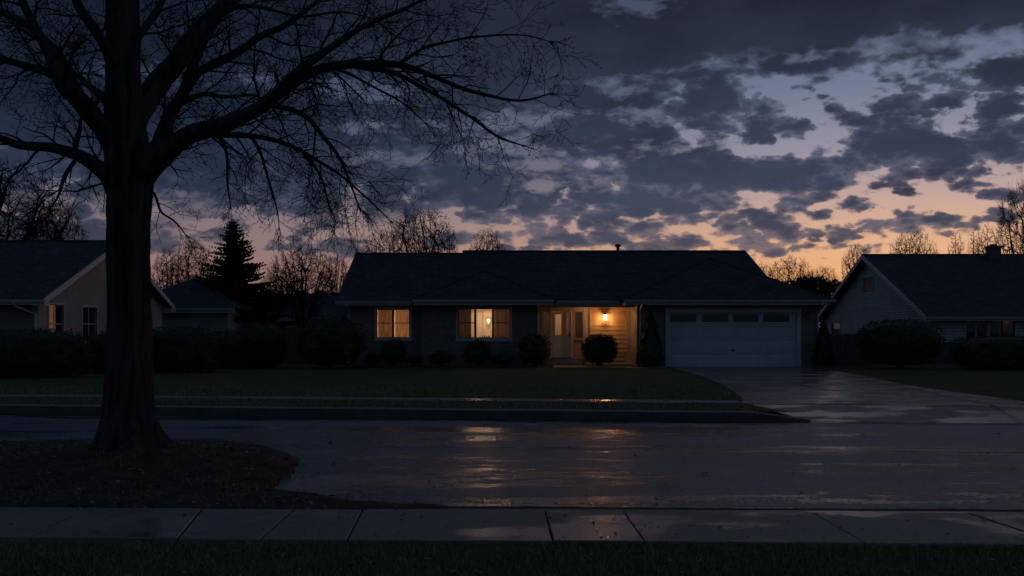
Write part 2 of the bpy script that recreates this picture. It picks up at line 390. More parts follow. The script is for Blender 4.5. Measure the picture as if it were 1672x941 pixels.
    cloud = t.vm('MULTIPLY', cloud, t.n('ShaderNodeCombineXYZ', {0: bill, 1: bill, 2: bill}).outputs[0])
    # physical twilight sky mixed into the clear part
    ns = t.n('ShaderNodeTexSky', sky_type='NISHITA', sun_disc=False, sun_elevation=math.radians(1.0), sun_rotation=math.radians(17), air_density=1.0, dust_density=1.2, ozone_density=2.0)
    nish = t.vm('MULTIPLY', ns.outputs[0], (.004,.004,.006))
    clear = t.vm('ADD', t.vm('MULTIPLY', clear, (.96,.96,.96)), nish)
    col = t.mixc(cl, clear, cloud)
    bg = t.n('ShaderNodeBackground', {0: col, 1: SKY})
    t.n('ShaderNodeOutputWorld', {0: bg.outputs[0]})
    w.cycles.sampling_method = 'MANUAL'; w.cycles.sample_map_resolution = 512
SKY = 1.0
sky()
sl = bpy.data.lights.new('afterglow_sun', 'SUN'); sl.energy = .03; sl.angle = math.radians(50); sl.color = (1.0, .62, .38)
so = bpy.data.objects.new('afterglow_sun', sl); COL.objects.link(so)
sd = Vector((math.sin(math.radians(17)), math.cos(math.radians(17)), math.tan(math.radians(6))))
so.rotation_euler = sd.to_track_quat('Z', 'Y').to_euler(); so.location = (20, 60, 20)

# ------------------------------------------------------------------ ground
def sheet(name, pts, mat, kind='structure'):
    o = MB().add(pts, [tuple(range(len(pts)))]).build(name, mat); o['kind'] = kind; return o
def yr(x): return 19.2 - .125*x          # far edge of the carriageway
def ysw(x): return 21.4 - .13*x          # near edge of the far pavement
def yn(x): return 8.85 - .034*x          # front of the near pavement
def yb(x): return 7.60 - .034*x          # back of the near pavement
# carriageway, subdivided so that it carries a slight camber
def strip(fa, fb, za, zb, x0, x1, n, m=1, zf=None):
    mb = MB(); vs = []
    for i in range(n+1):
        x = x0 + (x1-x0)*i/n
        for j in range(m+1):
            q = j/m; vs.append((x, fa(x)*(1-q) + fb(x)*q, za*(1-q) + zb*q + (zf(x, q) if zf else 0)))
    fs = [(i*(m+1)+j, (i+1)*(m+1)+j, (i+1)*(m+1)+j+1, i*(m+1)+j+1) for i in range(n) for j in range(m)]
    mb.add(vs, fs); return mb
tag(sheet('ground', [(-900,-300,-.2),(900,-300,-.2),(900,1500,-.2),(-900,1500,-.2)], M['lawn']), kind='structure')
o = strip(lambda x: 7.0, lambda x: yr(x)+.05, 0, 0, -60, 60, 60, 8, lambda x, q: .03*(1-(2*q-1)**2) - .03).build('road', M['road'], fix=False); tag(o, kind='structure')
# far lawn: one sheet behind the kerb, cut back where the driveway apron crosses
APX = [on(1210,657,.13), on(1296,675,.13)]
xa, xb = APX[1].x, APX[0].x
XR = 14.5
front = [(-120, yr(-120)+.16, .13), (xa, yr(xa)+.16, .13), (xb, ysw(xb)-.02, .13), (XR, ysw(XR)-.02, .13), (XR+.6, yr(XR+.6)+.16, .13), (120, yr(120)+.16, .13)]
sheet('lawn', front + [(120, 420, .13), (-120, 420, .13)], M['lawn'])
def kerb(mbs, x0, x1, f0, f1, n):
    vs = []; face = []; top = []
    for i in range(n+1):
        x = x0 + (x1-x0)*i/n; z = .125*(f0 + (f1-f0)*i/n) + .012 + .004*mnoise.noise(V((x*.7, 0, 0))); y = yr(x) + .012*mnoise.noise(V((x*.5, 4, 0)))
        vs += [(x, y, -.05), (x, y+.012, z-.02), (x, y+.03, z), (x, y+.17, z), (x, y+.17, -.05)]
    for i in range(n):
        for j in range(4): (face if j == 0 else top).append((i*5+j, (i+1)*5+j, (i+1)*5+j+1, i*5+j+1))
    mbs[0].add(vs, face); mbs[1].add(vs, top)
kf, kt = MB(), MB()
for q in ((-90, xa-.6, 1, 1, 160), (xa-.6, on(1322,686).x, 1, 0, 8), (XR-.2, XR+.8, 0, 1, 6), (XR+.8, 90, 1, 1, 60)): kerb((kf, kt), *q)
tag(kf.build('kerb_face', surf('dark_kerb', (.055,.055,.053), (.11,.108,.10), 2.5, .7, .004, 30, spec=.2), fix=False), kind='structure')  # kerb face in a darker tone than the kerb top
tag(kt.build('kerb', concmat('kerb_top_concrete', (.17,.16,.145), (.25,.24,.22), wetrough=(.4,.7)), fix=False), kind='structure')
o = strip(lambda x: yr(x)-.16, lambda x: yr(x)-.001, -.022, -.020, -90, 90, 90).build('gutter_channel', concmat('gutter_concrete', (.045,.045,.045), (.075,.073,.07), wetrough=(.25,.5)), fix=False); tag(o, kind='structure')
o = strip(ysw, lambda x: ysw(x)+.85, .136, .136, -90, xb, 60).build('pavement', M['walk'], fix=False); tag(o, kind='structure')
# driveway
dl = [on(1104,602.5,.14), on(1150,616,.14), on(1180,628,.14), on(1200,641,.14), on(1212,650,.14), on(1211,657,.14)]
dr = [on(1366,606,.14), on(1420,616,.14), on(1480,629,.14), on(1570,642,.14), on(1672,655,.14), (XR, ysw(XR)-.02, .14)]
gl_, gr_ = (gx(1088,40.3), 40.24, .14), (gx(1306,40.3), 40.24, .14)
L = [Vector(gl_)] + dl; R = [Vector(gr_)] + [Vector(p) for p in dr]
mb = MB(); vs = []; K = 8
for a, b in zip(L, R):
    for j in range(K+1): vs.append(a.lerp(b, j/K))
mb.add(vs, [(i*(K+1)+j, i*(K+1)+j+1, (i+1)*(K+1)+j+1, (i+1)*(K+1)+j) for i in range(len(L)-1) for j in range(K)])
n0 = len(L)-1
ap = [Vector(L[-1]).lerp(Vector(R[-1]), j/K) for j in range(K+1)]
fx0, fx1 = on(1322,686).x, XR + .6
fr = [Vector((fx0 + (fx1-fx0)*j/K, yr(fx0 + (fx1-fx0)*j/K) + .002, -.016)) for j in range(K+1)]
side = [Vector((xa, yr(xa)+.16, .136))]
vs2 = ap + fr; mb.add(vs2, [(j, j+1, K+1+j+1, K+1+j) for j in range(K)])
tag(mb.build('driveway', M['drive']), kind='structure')
# driveway joints
mb = MB()
for (a, b) in (((1330,603),(1672,672)), ((1140,613),(1420,617)), ((1215,656.5),(1672,656.5+6))):
    p, q = on(a[0],a[1],.145), on(b[0],b[1],.145); d = (q-p).normalized(); s_ = Vector((-d.y, d.x, 0))*.02
    mb.add([p-s_, q-s_, q+s_, p+s_], [(0,1,2,3)])
tag(mb.build('driveway_joint_line', M['dark']), kind='structure')
# garden path along the house front
pth = [(gx(903,41.2), 41.7, .142), (gx(952,41.2), 41.7, .142), (gx(952,40.6), 40.35, .142), (gx(1045,39.8), 39.75, .142), (gx(1090,39.2), 39.3, .142), (gx(1085,38.6), 38.6, .142), (gx(905,39.4), 39.35, .142)]
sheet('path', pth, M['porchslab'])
# bark bed along the front of the house
sheet('planting_bed', [(gx(560,41), 39.9, .138), (gx(900,40), 39.75, .138), (gx(900,41.3), 41.3, .138), (gx(560,41.3), 41.3, .138)], M['mulch'])

# near pavement: separate slabs cast with joints, slightly uneven
jf = [-2500,-2150,-1820,-1500,-1180,-900,-620,-300,-60,140,330,480,592,890,1018,1325,1580,1840,2100,2400,2750,3100]
jb = [-3070,-2660,-2277,-1901,-1525,-1240,-1010,-560,-250,50,290,425,567,903,1053,1413,1735,2060,2380,2679,3090,3501]
mb = MB()
for i in range(len(jf)-1):
    zt = .10 + ru(-.003,.003); g = .006
    def pt(px, py, fn):
        dx = (px-HX)/F; # intersect the view bearing with the edge line
        if fn is yn: Y = 8.85/(1+.034*dx)
        else: Y = 7.60/(1+.034*dx)
        return Vector((dx*Y, Y, 0))
    a, b, c, d = pt(jb[i],0,yb), pt(jb[i+1],0,yb), pt(jf[i+1],0,yn), pt(jf[i],0,yn)
    a.x += g; d.x += g; b.x -= g; c.x -= g
    e = .008
    top = [Vector((p.x, p.y, zt)) for p in (a,b,c,d)]
    ins = [Vector((p.x + (e if k in (0,3) else -e), p.y + (e if k < 2 else -e), zt)) for k, p in enumerate((a,b,c,d))]
    low = [Vector((p.x, p.y, zt-e*.8)) for p in (a,b,c,d)]; bot = [Vector((p.x, p.y, -.05)) for p in (a,b,c,d)]
    mb.add(ins + low + bot, [(0,1,2,3)] + [(k, (k+1)%4, 4+(k+1)%4, 4+k) for k in range(4)] + [(4+k, 4+(k+1)%4, 8+(k+1)%4, 8+k) for k in range(4)])
tag(mb.build('pavement', M['walk'], fix=True), kind='structure')
o = MB(); 
for i in range(40):
    x0 = -1.2 + i*.5; x1 = x0+.5
    o.hexa([(x0,yn(x0)+.012,-.05),(x1,yn(x1)+.012,-.05),(x1,yn(x1)+.13,-.05),(x0,yn(x0)+.13,-.05)], [(x0,yn(x0)+.012,.094),(x1,yn(x1)+.012,.094),(x1,yn(x1)+.118,.090),(x0,yn(x0)+.118,.090)])
tag(o.build('kerb', M['walk']), kind='structure')
o = MB().add([(-60, yn(-60)+.002, .055),(60, yn(60)+.002, .055),(60, yn(60)-1.4, .055),(-60, yn(-60)-1.4, .055)], [(0,1,2,3)]).build('pavement_bed', M['mulch']); tag(o, kind='structure')
sheet('lawn', [(-120,-60,.07),(120,-60,.07),(120,yb(120)-.01,.07),(-120,yb(-120)-.01,.07)], M['lawn'])

# tree lawn on the near side: a soft edged mound
edge_px = [(-2300,716),(-1400,720),(-700,724),(-200,727),(0,728),(115,724),(326,723),(390,726),(450,733),(502,745),(508,760),(492,777),(452,802),(505,808),(600,820),(684,827),(760,831.5)]
poly = [Vector(on(a, b)).to_2d() for a, b in edge_px]
poly = poly + [Vector((.2, 9.06)), Vector((.6, yn(.6)-.02)), Vector((-24, yn(-24)-.02))]
TX, TY = gx(208, 11.8), 11.8
def inside(p):
    c = False; n = len(poly)
    for i in range(n):
        a, b = poly[i], poly[i-1]
        if (a.y > p.y) != (b.y > p.y) and p.x < (b.x-a.x)*(p.y-a.y)/(b.y-a.y) + a.x: c = not c
    return c
def edist(p):
    m = 9
    for i in range(len(poly)-1):
        if i >= len(poly)-3: break
        a, b = poly[i], poly[i+1]; ab = b-a; t_ = max(0, min(1, (p-a).dot(ab)/max(ab.length_squared, 1e-9)))
        m = min(m, (a+ab*t_-p).length)
    return m
def vz(x, y):
    p = Vector((x, y)); q = edist(p) + .10*(mnoise.noise(Vector((x*3, y*3, 2.0))))
    s = max(0, min(1, q/.45)); s = s*s*(3-2*s)
    r2 = (x-TX)**2 + ((y-TY))**2
    z = -.03 + .13*s + .24*math.exp(-r2/(2*.85**2)) * s
    z += .018*s*mnoise.noise(Vector((x*2.3, y*2.3, 0))) + .012*s*mnoise.noise(Vector((x*9, y*9, 5)))
    # where it meets the slabs it sits just below them
    k_ = max(0, min(1, (y - yn(x))/.25)); return z*k_ + min(z, .085)*(1-k_)
mb = MB(); st = .075; ids = {}
xs = np.arange(-24.5, .7, st); ys = np.arange(8.6, 16.2, st); vs = []; fs = []
keep = set()
for i, x in enumerate(xs):
    for j, y in enumerate(ys):
        if inside(Vector((x+st/2, y+st/2))): keep.add((i, j))
def vid(i, j):
    if (i, j) not in ids: ids[(i, j)] = len(vs); vs.append((xs[i], ys[j], vz(xs[i], ys[j])))
    return ids[(i, j)]
for (i, j) in keep:
    if i+1 < len(xs) and j+1 < len(ys): fs.append((vid(i,j), vid(i+1,j), vid(i+1,j+1), vid(i,j+1)))
mb.add(vs, fs)
tag(mb.build('verge', M['mulch'], smooth=True), kind='structure')
# thin dark strip of uneven width along the near kerb
mb = MB(); vs = []; fs = []; n_ = 160
for i in range(n_+1):
    x = -1.2 + 14*i/n_; w_ = .05 + .06*abs(mnoise.noise(V((x*3, 0, 0)))) + .04*abs(mnoise.noise(V((x*13, 3, 0)))); c_ = yn(x) + .70 + .03*mnoise.noise(V((x*1.2, 5, 0)))
    vs += [(x, yn(x)+.13, .003), (x, c_ + w_, .003)]
    if i: fs.append((2*i-2, 2*i-1, 2*i+1, 2*i))
tag(mb.add(vs, fs).build('kerb_dark_strip', M['mulch'], fix=False), kind='structure')
# faint worn centre line
mb = MB()
for (a, b) in (((618,727.5),(850,729.5)), ((878,729.6),(1064,731)), ((1328,734.5),(1700,738))):
    p, q = on(*a, .005), on(*b, .005); n = 12
    for i in range(n):
        u, v = p.lerp(q, i/n), p.lerp(q, (i+1)/n)
        mb.add([(u.x,u.y-.035,.005),(v.x,v.y-.035,.005),(v.x,v.y+.035,.005),(u.x,u.y+.035,.005)], [(0,1,2,3)])
tag(mb.build('road_marking', M['paint']), kind='structure')

# grass blades (one mass) and fallen leaves (one mass)
def blades(name, spots, hmin, hmax, w, mat, zf):
    vs = []; fs = []
    for (x, y) in spots:
        h = ru(hmin, hmax); a = ru(0, 6.283); l = ru(.1,.75)*h; b = ru(0, 6.283); z = zf(x, y)
        dx, dy = math.cos(a)*w, math.sin(a)*w; k_ = len(vs)
        mx, my = math.cos(b)*l, math.sin(b)*l
        vs += [(x-dx, y-dy, z), (x+dx, y+dy, z), (x+dx*.7+mx*.35, y+dy*.7+my*.35, z+h*.6), (x-dx*.7+mx*.35, y-dy*.7+my*.35, z+h*.6), (x+mx, y+my, z+h*.9)]
        fs += [(k_, k_+1, k_+2, k_+3), (k_+3, k_+2, k_+4)]
    o = MB().add(vs, fs).build(name, mat, fix=False); tag(o, kind='stuff'); return o
def clump(x, y): return mnoise.noise(Vector((x*2.2, y*2.2, 7.0))) + .5*mnoise.noise(Vector((x*6, y*6, 1.0)))
sp = []
while len(sp) < 42000:
    y = ru(5.6, 7.62); x = ru(-.52, .52)*y*1.06
    if y > yb(x) + .012: continue
    if clump(x, y) < ru(-1.1, .5): continue
    sp.append((x, y))
blades('grass', sp, .02, .065, .0022, M['blade'], lambda x, y: .068)
sp = []
while len(sp) < 30000:      # far verge and front of the far lawn
    y = ru(17.5, 27); x = ru(-.56, .56)*y
    if y < yr(x) + .2 or (ysw(x)-.04 < y < ysw(x)+.9): continue
    if x > xb + (xa-xb)*max(0, min(1, (ysw(x)-y)/(ysw(x)-yr(x)))) - .1 and y < ysw(x): continue
    if y > 22 and rnd() < .35: continue
    if x > 4.0 and y > ysw(x):  # keep off the driveway
        py = HY + F*(EYE-.13)/y; px = HX + F*x/y
        if px > 1100 + (1225-1100)*min(1, (py-603)/55): continue
    sp.append((x, y))
blades('grass', sp, .02, .07, .006, M['blade'], lambda x, y: .128)
sp = []
while len(sp) < 7500:
    x, y = ru(-8.2, .3), ru(8.8, 15)
    p = Vector((x, y))
    if not inside(p): continue
    if clump(x*.6+3, y*.6) < ru(-.6, .9) and edist(p) > .25: continue
    sp.append((x, y))
blades('grass', sp, .015, .06, .003, M['blade'], lambda x, y: vz(x, y)-.004)
vs = []; fs = []
def leaf_at(x, y, z, s):
    a = ru(0, 6.283); R_ = Matrix.Rotation(a, 3, 'Z') @ Matrix.Rotation(ru(-.6,.6), 3, 'X') @ Matrix.Rotation(ru(-.5,.5), 3, 'Y')
    k_ = len(vs)
    for p in ((-1,0,0),(-.3,.55,.12),(.5,.4,.05),(1,0,.15),(.4,-.5,.1),(-.4,-.5,.0)):
        q = R_ @ Vector(p)*s; vs.append((x+q.x, y+q.y, z+s*.35+q.z))
    fs.append((k_, k_+1, k_+2, k_+3, k_+4, k_+5))
n = 0
while n < 900:
    x, y = ru(-8, .4), ru(8.9, 14.9)
    if inside(Vector((x, y))): leaf_at(x, y, vz(x, y), ru(.012,.035)); n += 1
for i in range(140):
    x = ru(-4.5, 4.5); leaf_at(x, ru(yb(x)+.03, yn(x)+.0), .10, ru(.008,.022))
for i in range(260):
    y = ru(9.2, 18); x = ru(-.5,.5)*y
    if not inside(Vector((x, y))): leaf_at(x, y, .004, ru(.012,.035))
for i in range(160):
    x = ru(-4.2,4.2); leaf_at(x, ru(6.2, yb(x)-.05), .085, ru(.012,.03))
tag(MB().add(vs, fs).build('fallen_leaves', M['deadleaf'], fix=False), kind='stuff')

# ------------------------------------------------------------------ building helpers
def wall_rects(mb, u0, u1, z0, z1, w0, w1, holes):
    us = sorted(set([u0, u1] + [h[0] for h in holes] + [h[1] for h in holes]))
    for a, b in zip(us, us[1:]):
        hs = sorted([h for h in holes if h[0] <= a + 1e-6 and h[1] >= b - 1e-6], key=lambda h: h[2])
        z = z0
        for h in hs:
            if h[2] > z + 1e-6: mb.box(a, b, w0, w1, z, h[2])
            z = h[3]
        if z < z1 - 1e-6: mb.box(a, b, w0, w1, z, z1)
def fy(Y): return lambda u, w, z: (u, Y - w, z)         # wall facing the road
def fxp(X): return lambda u, w, z: (X + w, u, z)        # wall facing +x
def fxn(X): return lambda u, w, z: (X - w, u, z)        # wall facing -x
def frame4(mb, u0, u1, z0, z1, w0, w1, t_, tb=None):
    tb = t_ if tb is None else tb
    mb.box(u0-t_, u0, w0, w1, z0-tb, z1+t_); mb.box(u1, u1+t_, w0, w1, z0-tb, z1+t_)
    mb.box(u0, u1, w0, w1, z1, z1+t_); mb.box(u0, u1, w0, w1, z0-tb, z0)
def window(parent, xf, u0, u1, z0, z1, lights, rails, trim=M['trim'], sash=M['darkframe'], tw=.075, mt=.05, glass=None):
    m = MB(xf); frame4(m, u0, u1, z0, z1, -.02, .035, tw)
    wn = m.build('window', trim, parent)
    s = MB(xf); frame4(s, u0+.03, u1-.03, z0+.03, z1-.03, -.06, -.025, .029)
    for u in lights: s.box(u-mt/2, u+mt/2, -.062, -.02, z0+.031, z1-.031)
    for (a, b, z) in rails: s.box(a, b, -.058, -.028, z-.018, z+.018)
    s.build('sash', sash, wn)
    MB(xf).box(u0+.031, u1-.031, -.046, -.041, z0+.031, z1-.031).build('pane', glass or M['glass'], wn)
    MB(xf).box(u0-tw-.04, u1+tw+.04, -.02, .07, z0-tw-.045, z0-tw-.002).build('sill', trim, wn)
    return wn
def slab(mb, a, b, c, d, t_=.10):       # roof slope: upper face a,b,c,d, thickness below
    up = (b-a).cross(d-a).normalized()
    if up.z < 0: up = -up
    mb.hexa([p - up*t_ for p in (a,b,c,d)], [a,b,c,d])
def tri(mb, a, b, c, t_=.10):
    up = (b-a).cross(c-a).normalized()
    if up.z < 0: up = -up
    lo = [p - up*t_ for p in (a,b,c)]
    mb.add(lo + [a,b,c], [(0,2,1),(3,4,5),(0,1,4,3),(1,2,5,4),(2,0,3,5)])
def room(parent, x0, x1, y0, y1, z0, z1, mat, openfront=True):
    mb = MB(); t_ = .05
    mb.box(x0-t_, x0, y0, y1+t_, z0, z1); mb.box(x1, x1+t_, y0, y1+t_, z0, z1); mb.box(x0, x1, y1, y1+t_, z0, z1)
    mb.box(x0-t_, x1+t_, y0, y1+t_, z1, z1+t_); mb.box(x0-t_, x1+t_, y0, y1+t_, z0-t_, z0)
    return mb.build('interior_wall', mat, parent)
def lamp(name, loc, power, col=(1,.62,.3), r=.06, parent=None):
    l = bpy.data.lights.new(name, 'POINT'); l.energy = power; l.color = col; l.shadow_soft_size = r
    o = bpy.data.objects.new(name, l); COL.objects.link(o); o.location = loc
    return o
def curtain(x0, x1, y, z0, z1, label, group='curtains in the lit windows', mat=None):
    n = max(8, int((x1-x0)/.02)); vs = []; fs = []
    ph = ru(0, 6)
    for i in range(n+1):
        x = x0 + (x1-x0)*i/n; d = .013*math.sin(x*44+ph) + .008*math.sin(x*19+ph*2)
        vs += [(x, y+d*1.3, z0), (x, y+d, (z0+z1)/2), (x, y+d*.7, z1)]
    for i in range(n):
        for j in range(2): fs.append((i*3+j, (i+1)*3+j, (i+1)*3+j+1, i*3+j+1))
    n_ = len(vs); vs2 = [(a, b+.006, c) for a, b, c in vs]
    o = MB().add(vs + vs2, fs + [tuple(q+n_ for q in f)[::-1] for f in fs]).build('curtain', mat or M['curtain'], origin=((x0+x1)/2, y, z0), smooth=True, fix=False)
    return tag(o, label, 'curtain', group)

# ------------------------------------------------------------------ the ranch house
G = .13
H = thing('ranch_house', (1.8, 43.0, G), 'long low brick ranch house with lit windows, porch and white garage door', 'house')
WL, WM, WP, WG = 41.2, 40.8, 42.4, 40.3
xl = gx(568, WL); xm = gx(688, WM); xp = gx(882, WM); xg0 = gx(1040, WG); xg1 = gx(1337, WG); xs_ = gx(1029, WP)
ZT = 2.62
def wz(p0, p1, y0, y1, Y): return (gx(p0,Y), gx(p1,Y), gz(y1,Y), gz(y0,Y))
w1 = wz(615, 669, 505, 552, WL); w2 = wz(748, 833, 504, 552.5, WM)
mb = MB(fy(WL)); wall_rects(mb, xl, xm-.003, G-.05, ZT, -.16, 0, [w1]); 
mb2 = MB(fy(WM)); wall_rects(mb2, xm, xp, G-.05, ZT, -.16, 0, [w2]); mb.v, nb = mb.v, len(mb.v); mb.f += [tuple(i+nb for i in f) for f in mb2.f]; mb.v += mb2.v
mb.xf = None
mb.box(xm, xm+.16, WM+.163, WL+.2, G-.05, ZT); mb.box(xp-.16, xp, WM+.163, WP+.1, G-.05, ZT); mb.box(xl, xl+.16, WL+.163, 49.4, G-.05, ZT)
mb.build('brick_wall', M['brick'], H)
# back and end walls
mb = MB(); mb.box(xl+.163, 10.0, 49.24, 49.4, G-.05, ZT); mb.box(9.84, 10.0, 47.0, 49.237, G-.05, ZT)
for xe in (xl, 9.84):
    mb.prism([(xe+.003, 41.6, ZT+.003), (xe+.003, 49.3, ZT+.003), (xe+.003, 45.3, 4.5)], (.15, 0, 0))
mb.build('gable_wall', M['siding_brown'], H)
# porch wall: lap siding with door and sidelights
def laps(mb, u0, u1, z0, z1, holes, course=.17, out=.023, base=0.0):
    z = z0
    while z < z1 - .01:
        t_ = min(z1, z + course)
        segs = [(u0, u1)]
        for h in holes:
            if h[2] < t_ - .02 and h[3] > z + .02:
                ns = []
                for a, b in segs:
                    if h[0] > a: ns.append((a, min(b, h[0])))
                    if h[1] < b: ns.append((max(a, h[1]), b))
                segs = [s for s in ns if s[1] - s[0] > .01]
        for a, b in segs:
            mb.hexa([(a,base,z),(b,base,z),(b,base+out,z),(a,base+out,z)], [(a,base,t_),(b,base,t_),(b,base+.004,t_),(a,base+.004,t_)])
        z = t_
PS = .40                                    # porch slab level
dr_ = (gx(898,WP), gx(934,WP), PS, gz(509,WP)); slL = wz(887,896.5,509,547,WP); slR = wz(939,950,509.5,552,WP)
u_sid = gx(965, WP)
mb = MB(fy(WP)); wall_rects(mb, xp+.003, xg0-.003, G-.05, 2.5, -.16, 0, [dr_, slL, slR])
laps(mb, u_sid, xs_, G, 2.45, [])
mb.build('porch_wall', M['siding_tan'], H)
zt = 2.42
def casing(name, boxes, mat=M['doorcase']):
    mb = MB(fy(WP))
    for q in boxes: mb.box(*q)
    mb.build(name, mat, H)
X_ = lambda p: gx(p, WP)
casing('door_casing', [(X_(897),X_(899.2),.003,.05,PS,zt), (X_(933),X_(937.5),.003,.05,PS,zt), (X_(899.2),X_(933),.003,.046,dr_[3]+.002,zt-.002)])
casing('sidelight_casing', [(X_(882.5),X_(886),.003,.05,PS,zt), (X_(886),X_(896.8),.003,.06,slL[2]-.08,slL[2])])
casing('sidelight_casing', [(X_(952),X_(956),.003,.05,PS,zt), (X_(938),X_(952),.003,.04,slR[3]+.001,zt-.002), (X_(938),X_(952),.003,.06,slR[2]-.08,slR[2])])
casing('door_pilaster', [(X_(963),X_(965),.003,.05,PS,zt), (X_(956.2),X_(963),.003,.022,PS,zt-.002)])
casing('corner_board', [(X_(1022),xs_+.02,.026,.07,G,zt+.03)])
casing('sidelight_panel', [(X_(938.5),X_(951.5),.003,.02,PS,slR[2]-.083)], M['siding_tan'])
casing('sidelight_panel', [(X_(886.4),X_(896.6),.003,.02,PS,slL[2]-.083)], M['siding_tan'])
for s_ in (slL, slR): MB(fy(WP)).box(s_[0], s_[1], -.07, -.06, s_[2], s_[3]).build('sidelight_pane', M['dimglass'], H)
# front door
d0, d1, dz0, dz1 = gx(899.5,WP), gx(932.5,WP), PS+.01, dr_[3]-.01
dw = (gx(906,WP), gx(927,WP), gz(548,WP), gz(513,WP))
mb = MB(fy(WP)); wall_rects(mb, d0, d1, dz0, dz1, -.07, -.025, [dw])
frame4(mb, dw[0]+.012, dw[1]-.012, dw[2]+.012, dw[3]-.012, -.024, -.008, .03)
pa = (d0+.12, d1-.12, dz0+.16, dw[2]-.16)
frame4(mb, pa[0], pa[1], pa[2], pa[3], -.024, -.012, .025)
door = mb.build('front_door', M['doorwhite'], H)
MB(fy(WP)).box(dw[0], dw[1], -.052, -.046, dw[2], dw[3]).build('pane', M['glass'], door)
mb = MB(fy(WP)); mb.tube([(d1-.055,-.03,1.30),(d1-.055,.02,1.30)], [.03,.03], 10); mb.box(d1-.14, d1-.045, .02, .04, 1.285, 1.315); mb.box(d1-.075, d1-.035, -.026, -.018, 1.2, 1.42)
mb.build('handle', M['dark'], door)
# porch slab, step, ceiling and beam
mb = MB(); mb.box(xp+.004, gx(957,41.9), 41.88, WP-.004, G-.05, PS); mb.box(gx(893,41.5), gx(950,41.5), 41.5, 41.877, G-.05, .27)
mb.box(gx(957,41.9)+.002, xg0-.004, 41.7, WP-.03, G-.05, .19)
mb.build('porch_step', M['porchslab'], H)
MB().box(xp+.003, xg0-.003, 40.75, WP-.003, 2.50, 2.54).build('porch_ceiling', M['soffit'], H)
MB().box(xp+.003, xg0-.003, 40.86, 41.02, 2.37, 2.497).build('porch_beam', M['trim'], H)
# garage
go = (gx(1092,WG), gx(1302,WG), G-.05, gz(509.5,WG))
mb = MB(fy(WG)); wall_rects(mb, xg0, xg1, G-.05, ZT, -.16, 0, [go]); laps(mb, xg0+.02, go[0]-.16, G, 2.55, [], .2); laps(mb, go[1]+.16, xg1-.02, G, 2.55, [], .2)
mb.xf = None
mb.box(xg0, xg0+.16, WG+.163, WP+.1, G-.05, ZT); mb.box(xg1-.16, xg1, WG+.163, 47.0, G-.05, ZT); mb.box(9.84, xg1-.163, 46.84, 47.0, G-.05, ZT)
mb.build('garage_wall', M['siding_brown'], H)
mb = MB(fy(WG)); t_ = .13
mb.box(go[0]-t_, go[0]+.012, .024, .06, G, go[3]+t_); mb.box(go[1]-.012, go[1]+t_, .024, .06, G, go[3]+t_); mb.box(go[0]+.012, go[1]-.012, .024, .06, go[3]-.012, go[3]+t_)
mb.box(go[0]+.002, go[0]+.03, -.16, .022, G, go[3]-.002); mb.box(go[1]-.03, go[1]-.002, -.16, .022, G, go[3]-.002); mb.box(go[0]+.031, go[1]-.031, -.16, .022, go[3]-.04, go[3]-.002)
mb.build('garage_casing', M['white'], H)
ga, gb, gt = go[0]+.03, go[1]-.03, go[3]-.04
mb = MB(fy(WG)); hh = (gt-G)/4
gw = [wz(a, b, 513.5, 526, WG) for a, b in ((1095,1138),(1146.5,1190),(1197.5,1239.5),(1247,1290))]
for i in range(4):
    z0, z1 = G + i*hh, G + (i+1)*hh - .008
    wall_rects(mb, ga, gb, z0, z1, -.14, -.095, gw if i == 3 else [])
    if i < 3:                                # raised long panels
        for j in range(4):
            a = ga + (gb-ga)*(j+.06)/4; b = ga + (gb-ga)*(j+.94)/4
            mb.hexa([(a,-.094,z0+.1),(b,-.094,z0+.1),(b,-.094,z1-.1),(a,-.094,z1-.1)], [(a+.02,-.086,z0+.12),(b-.02,-.086,z0+.12),(b-.02,-.086,z1-.12),(a+.02,-.086,z1-.12)])
gd = mb.build('garage_door', M['white'], H)
for q in gw:
    MB(fy(WG)).box(q[0], q[1], -.12, -.113, q[2], q[3]).build('pane', M['glass'], gd)
mb = MB(fy(WG)); mb.box((ga+gb)/2-.07, (ga+gb)/2+.07, -.085, -.06, G+hh+.1, G+hh+.13); mb.box((ga+gb)/2-.02, (ga+gb)/2+.02, -.094, -.07, G+hh+.06, G+hh+.17)
mb.build('handle', M['dark'], gd)
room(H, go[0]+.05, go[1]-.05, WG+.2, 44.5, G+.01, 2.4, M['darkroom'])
# roof
xr0, xr1, RY, EY, EZ = gx(548,40.7), 10.0, 45.3, 40.7, 2.66
RZ = gz(411, RY); RZ2 = gz(415, RY); xst = gx(755, RY)
mb = MB()
xe1 = 10.35
slab(mb, V((xst,EY,EZ)), V((xe1,EY,EZ)), V((gx(1217,RY),RY,RZ)), V((xst,RY,RZ)))
slab(mb, V((xst,49.9,EZ)), V((xe1,49.9,EZ)), V((gx(1217,RY),RY+.001,RZ)), V((xst,RY+.001,RZ)))
slab(mb, V((xr0,EY,EZ-.03)), V((xst-.002,EY,EZ-.03)), V((xst-.002,RY,RZ2)), V((gx(580,RY),RY,RZ2)))
slab(mb, V((xr0,49.9,EZ-.03)), V((xst-.002,49.9,EZ-.03)), V((xst-.002,RY+.001,RZ2)), V((gx(580,RY),RY+.001,RZ2)))
tri(mb, V((xe1,EY,EZ)), V((xe1,49.9,EZ)), V((gx(1217,RY)+.001,RY,RZ)))
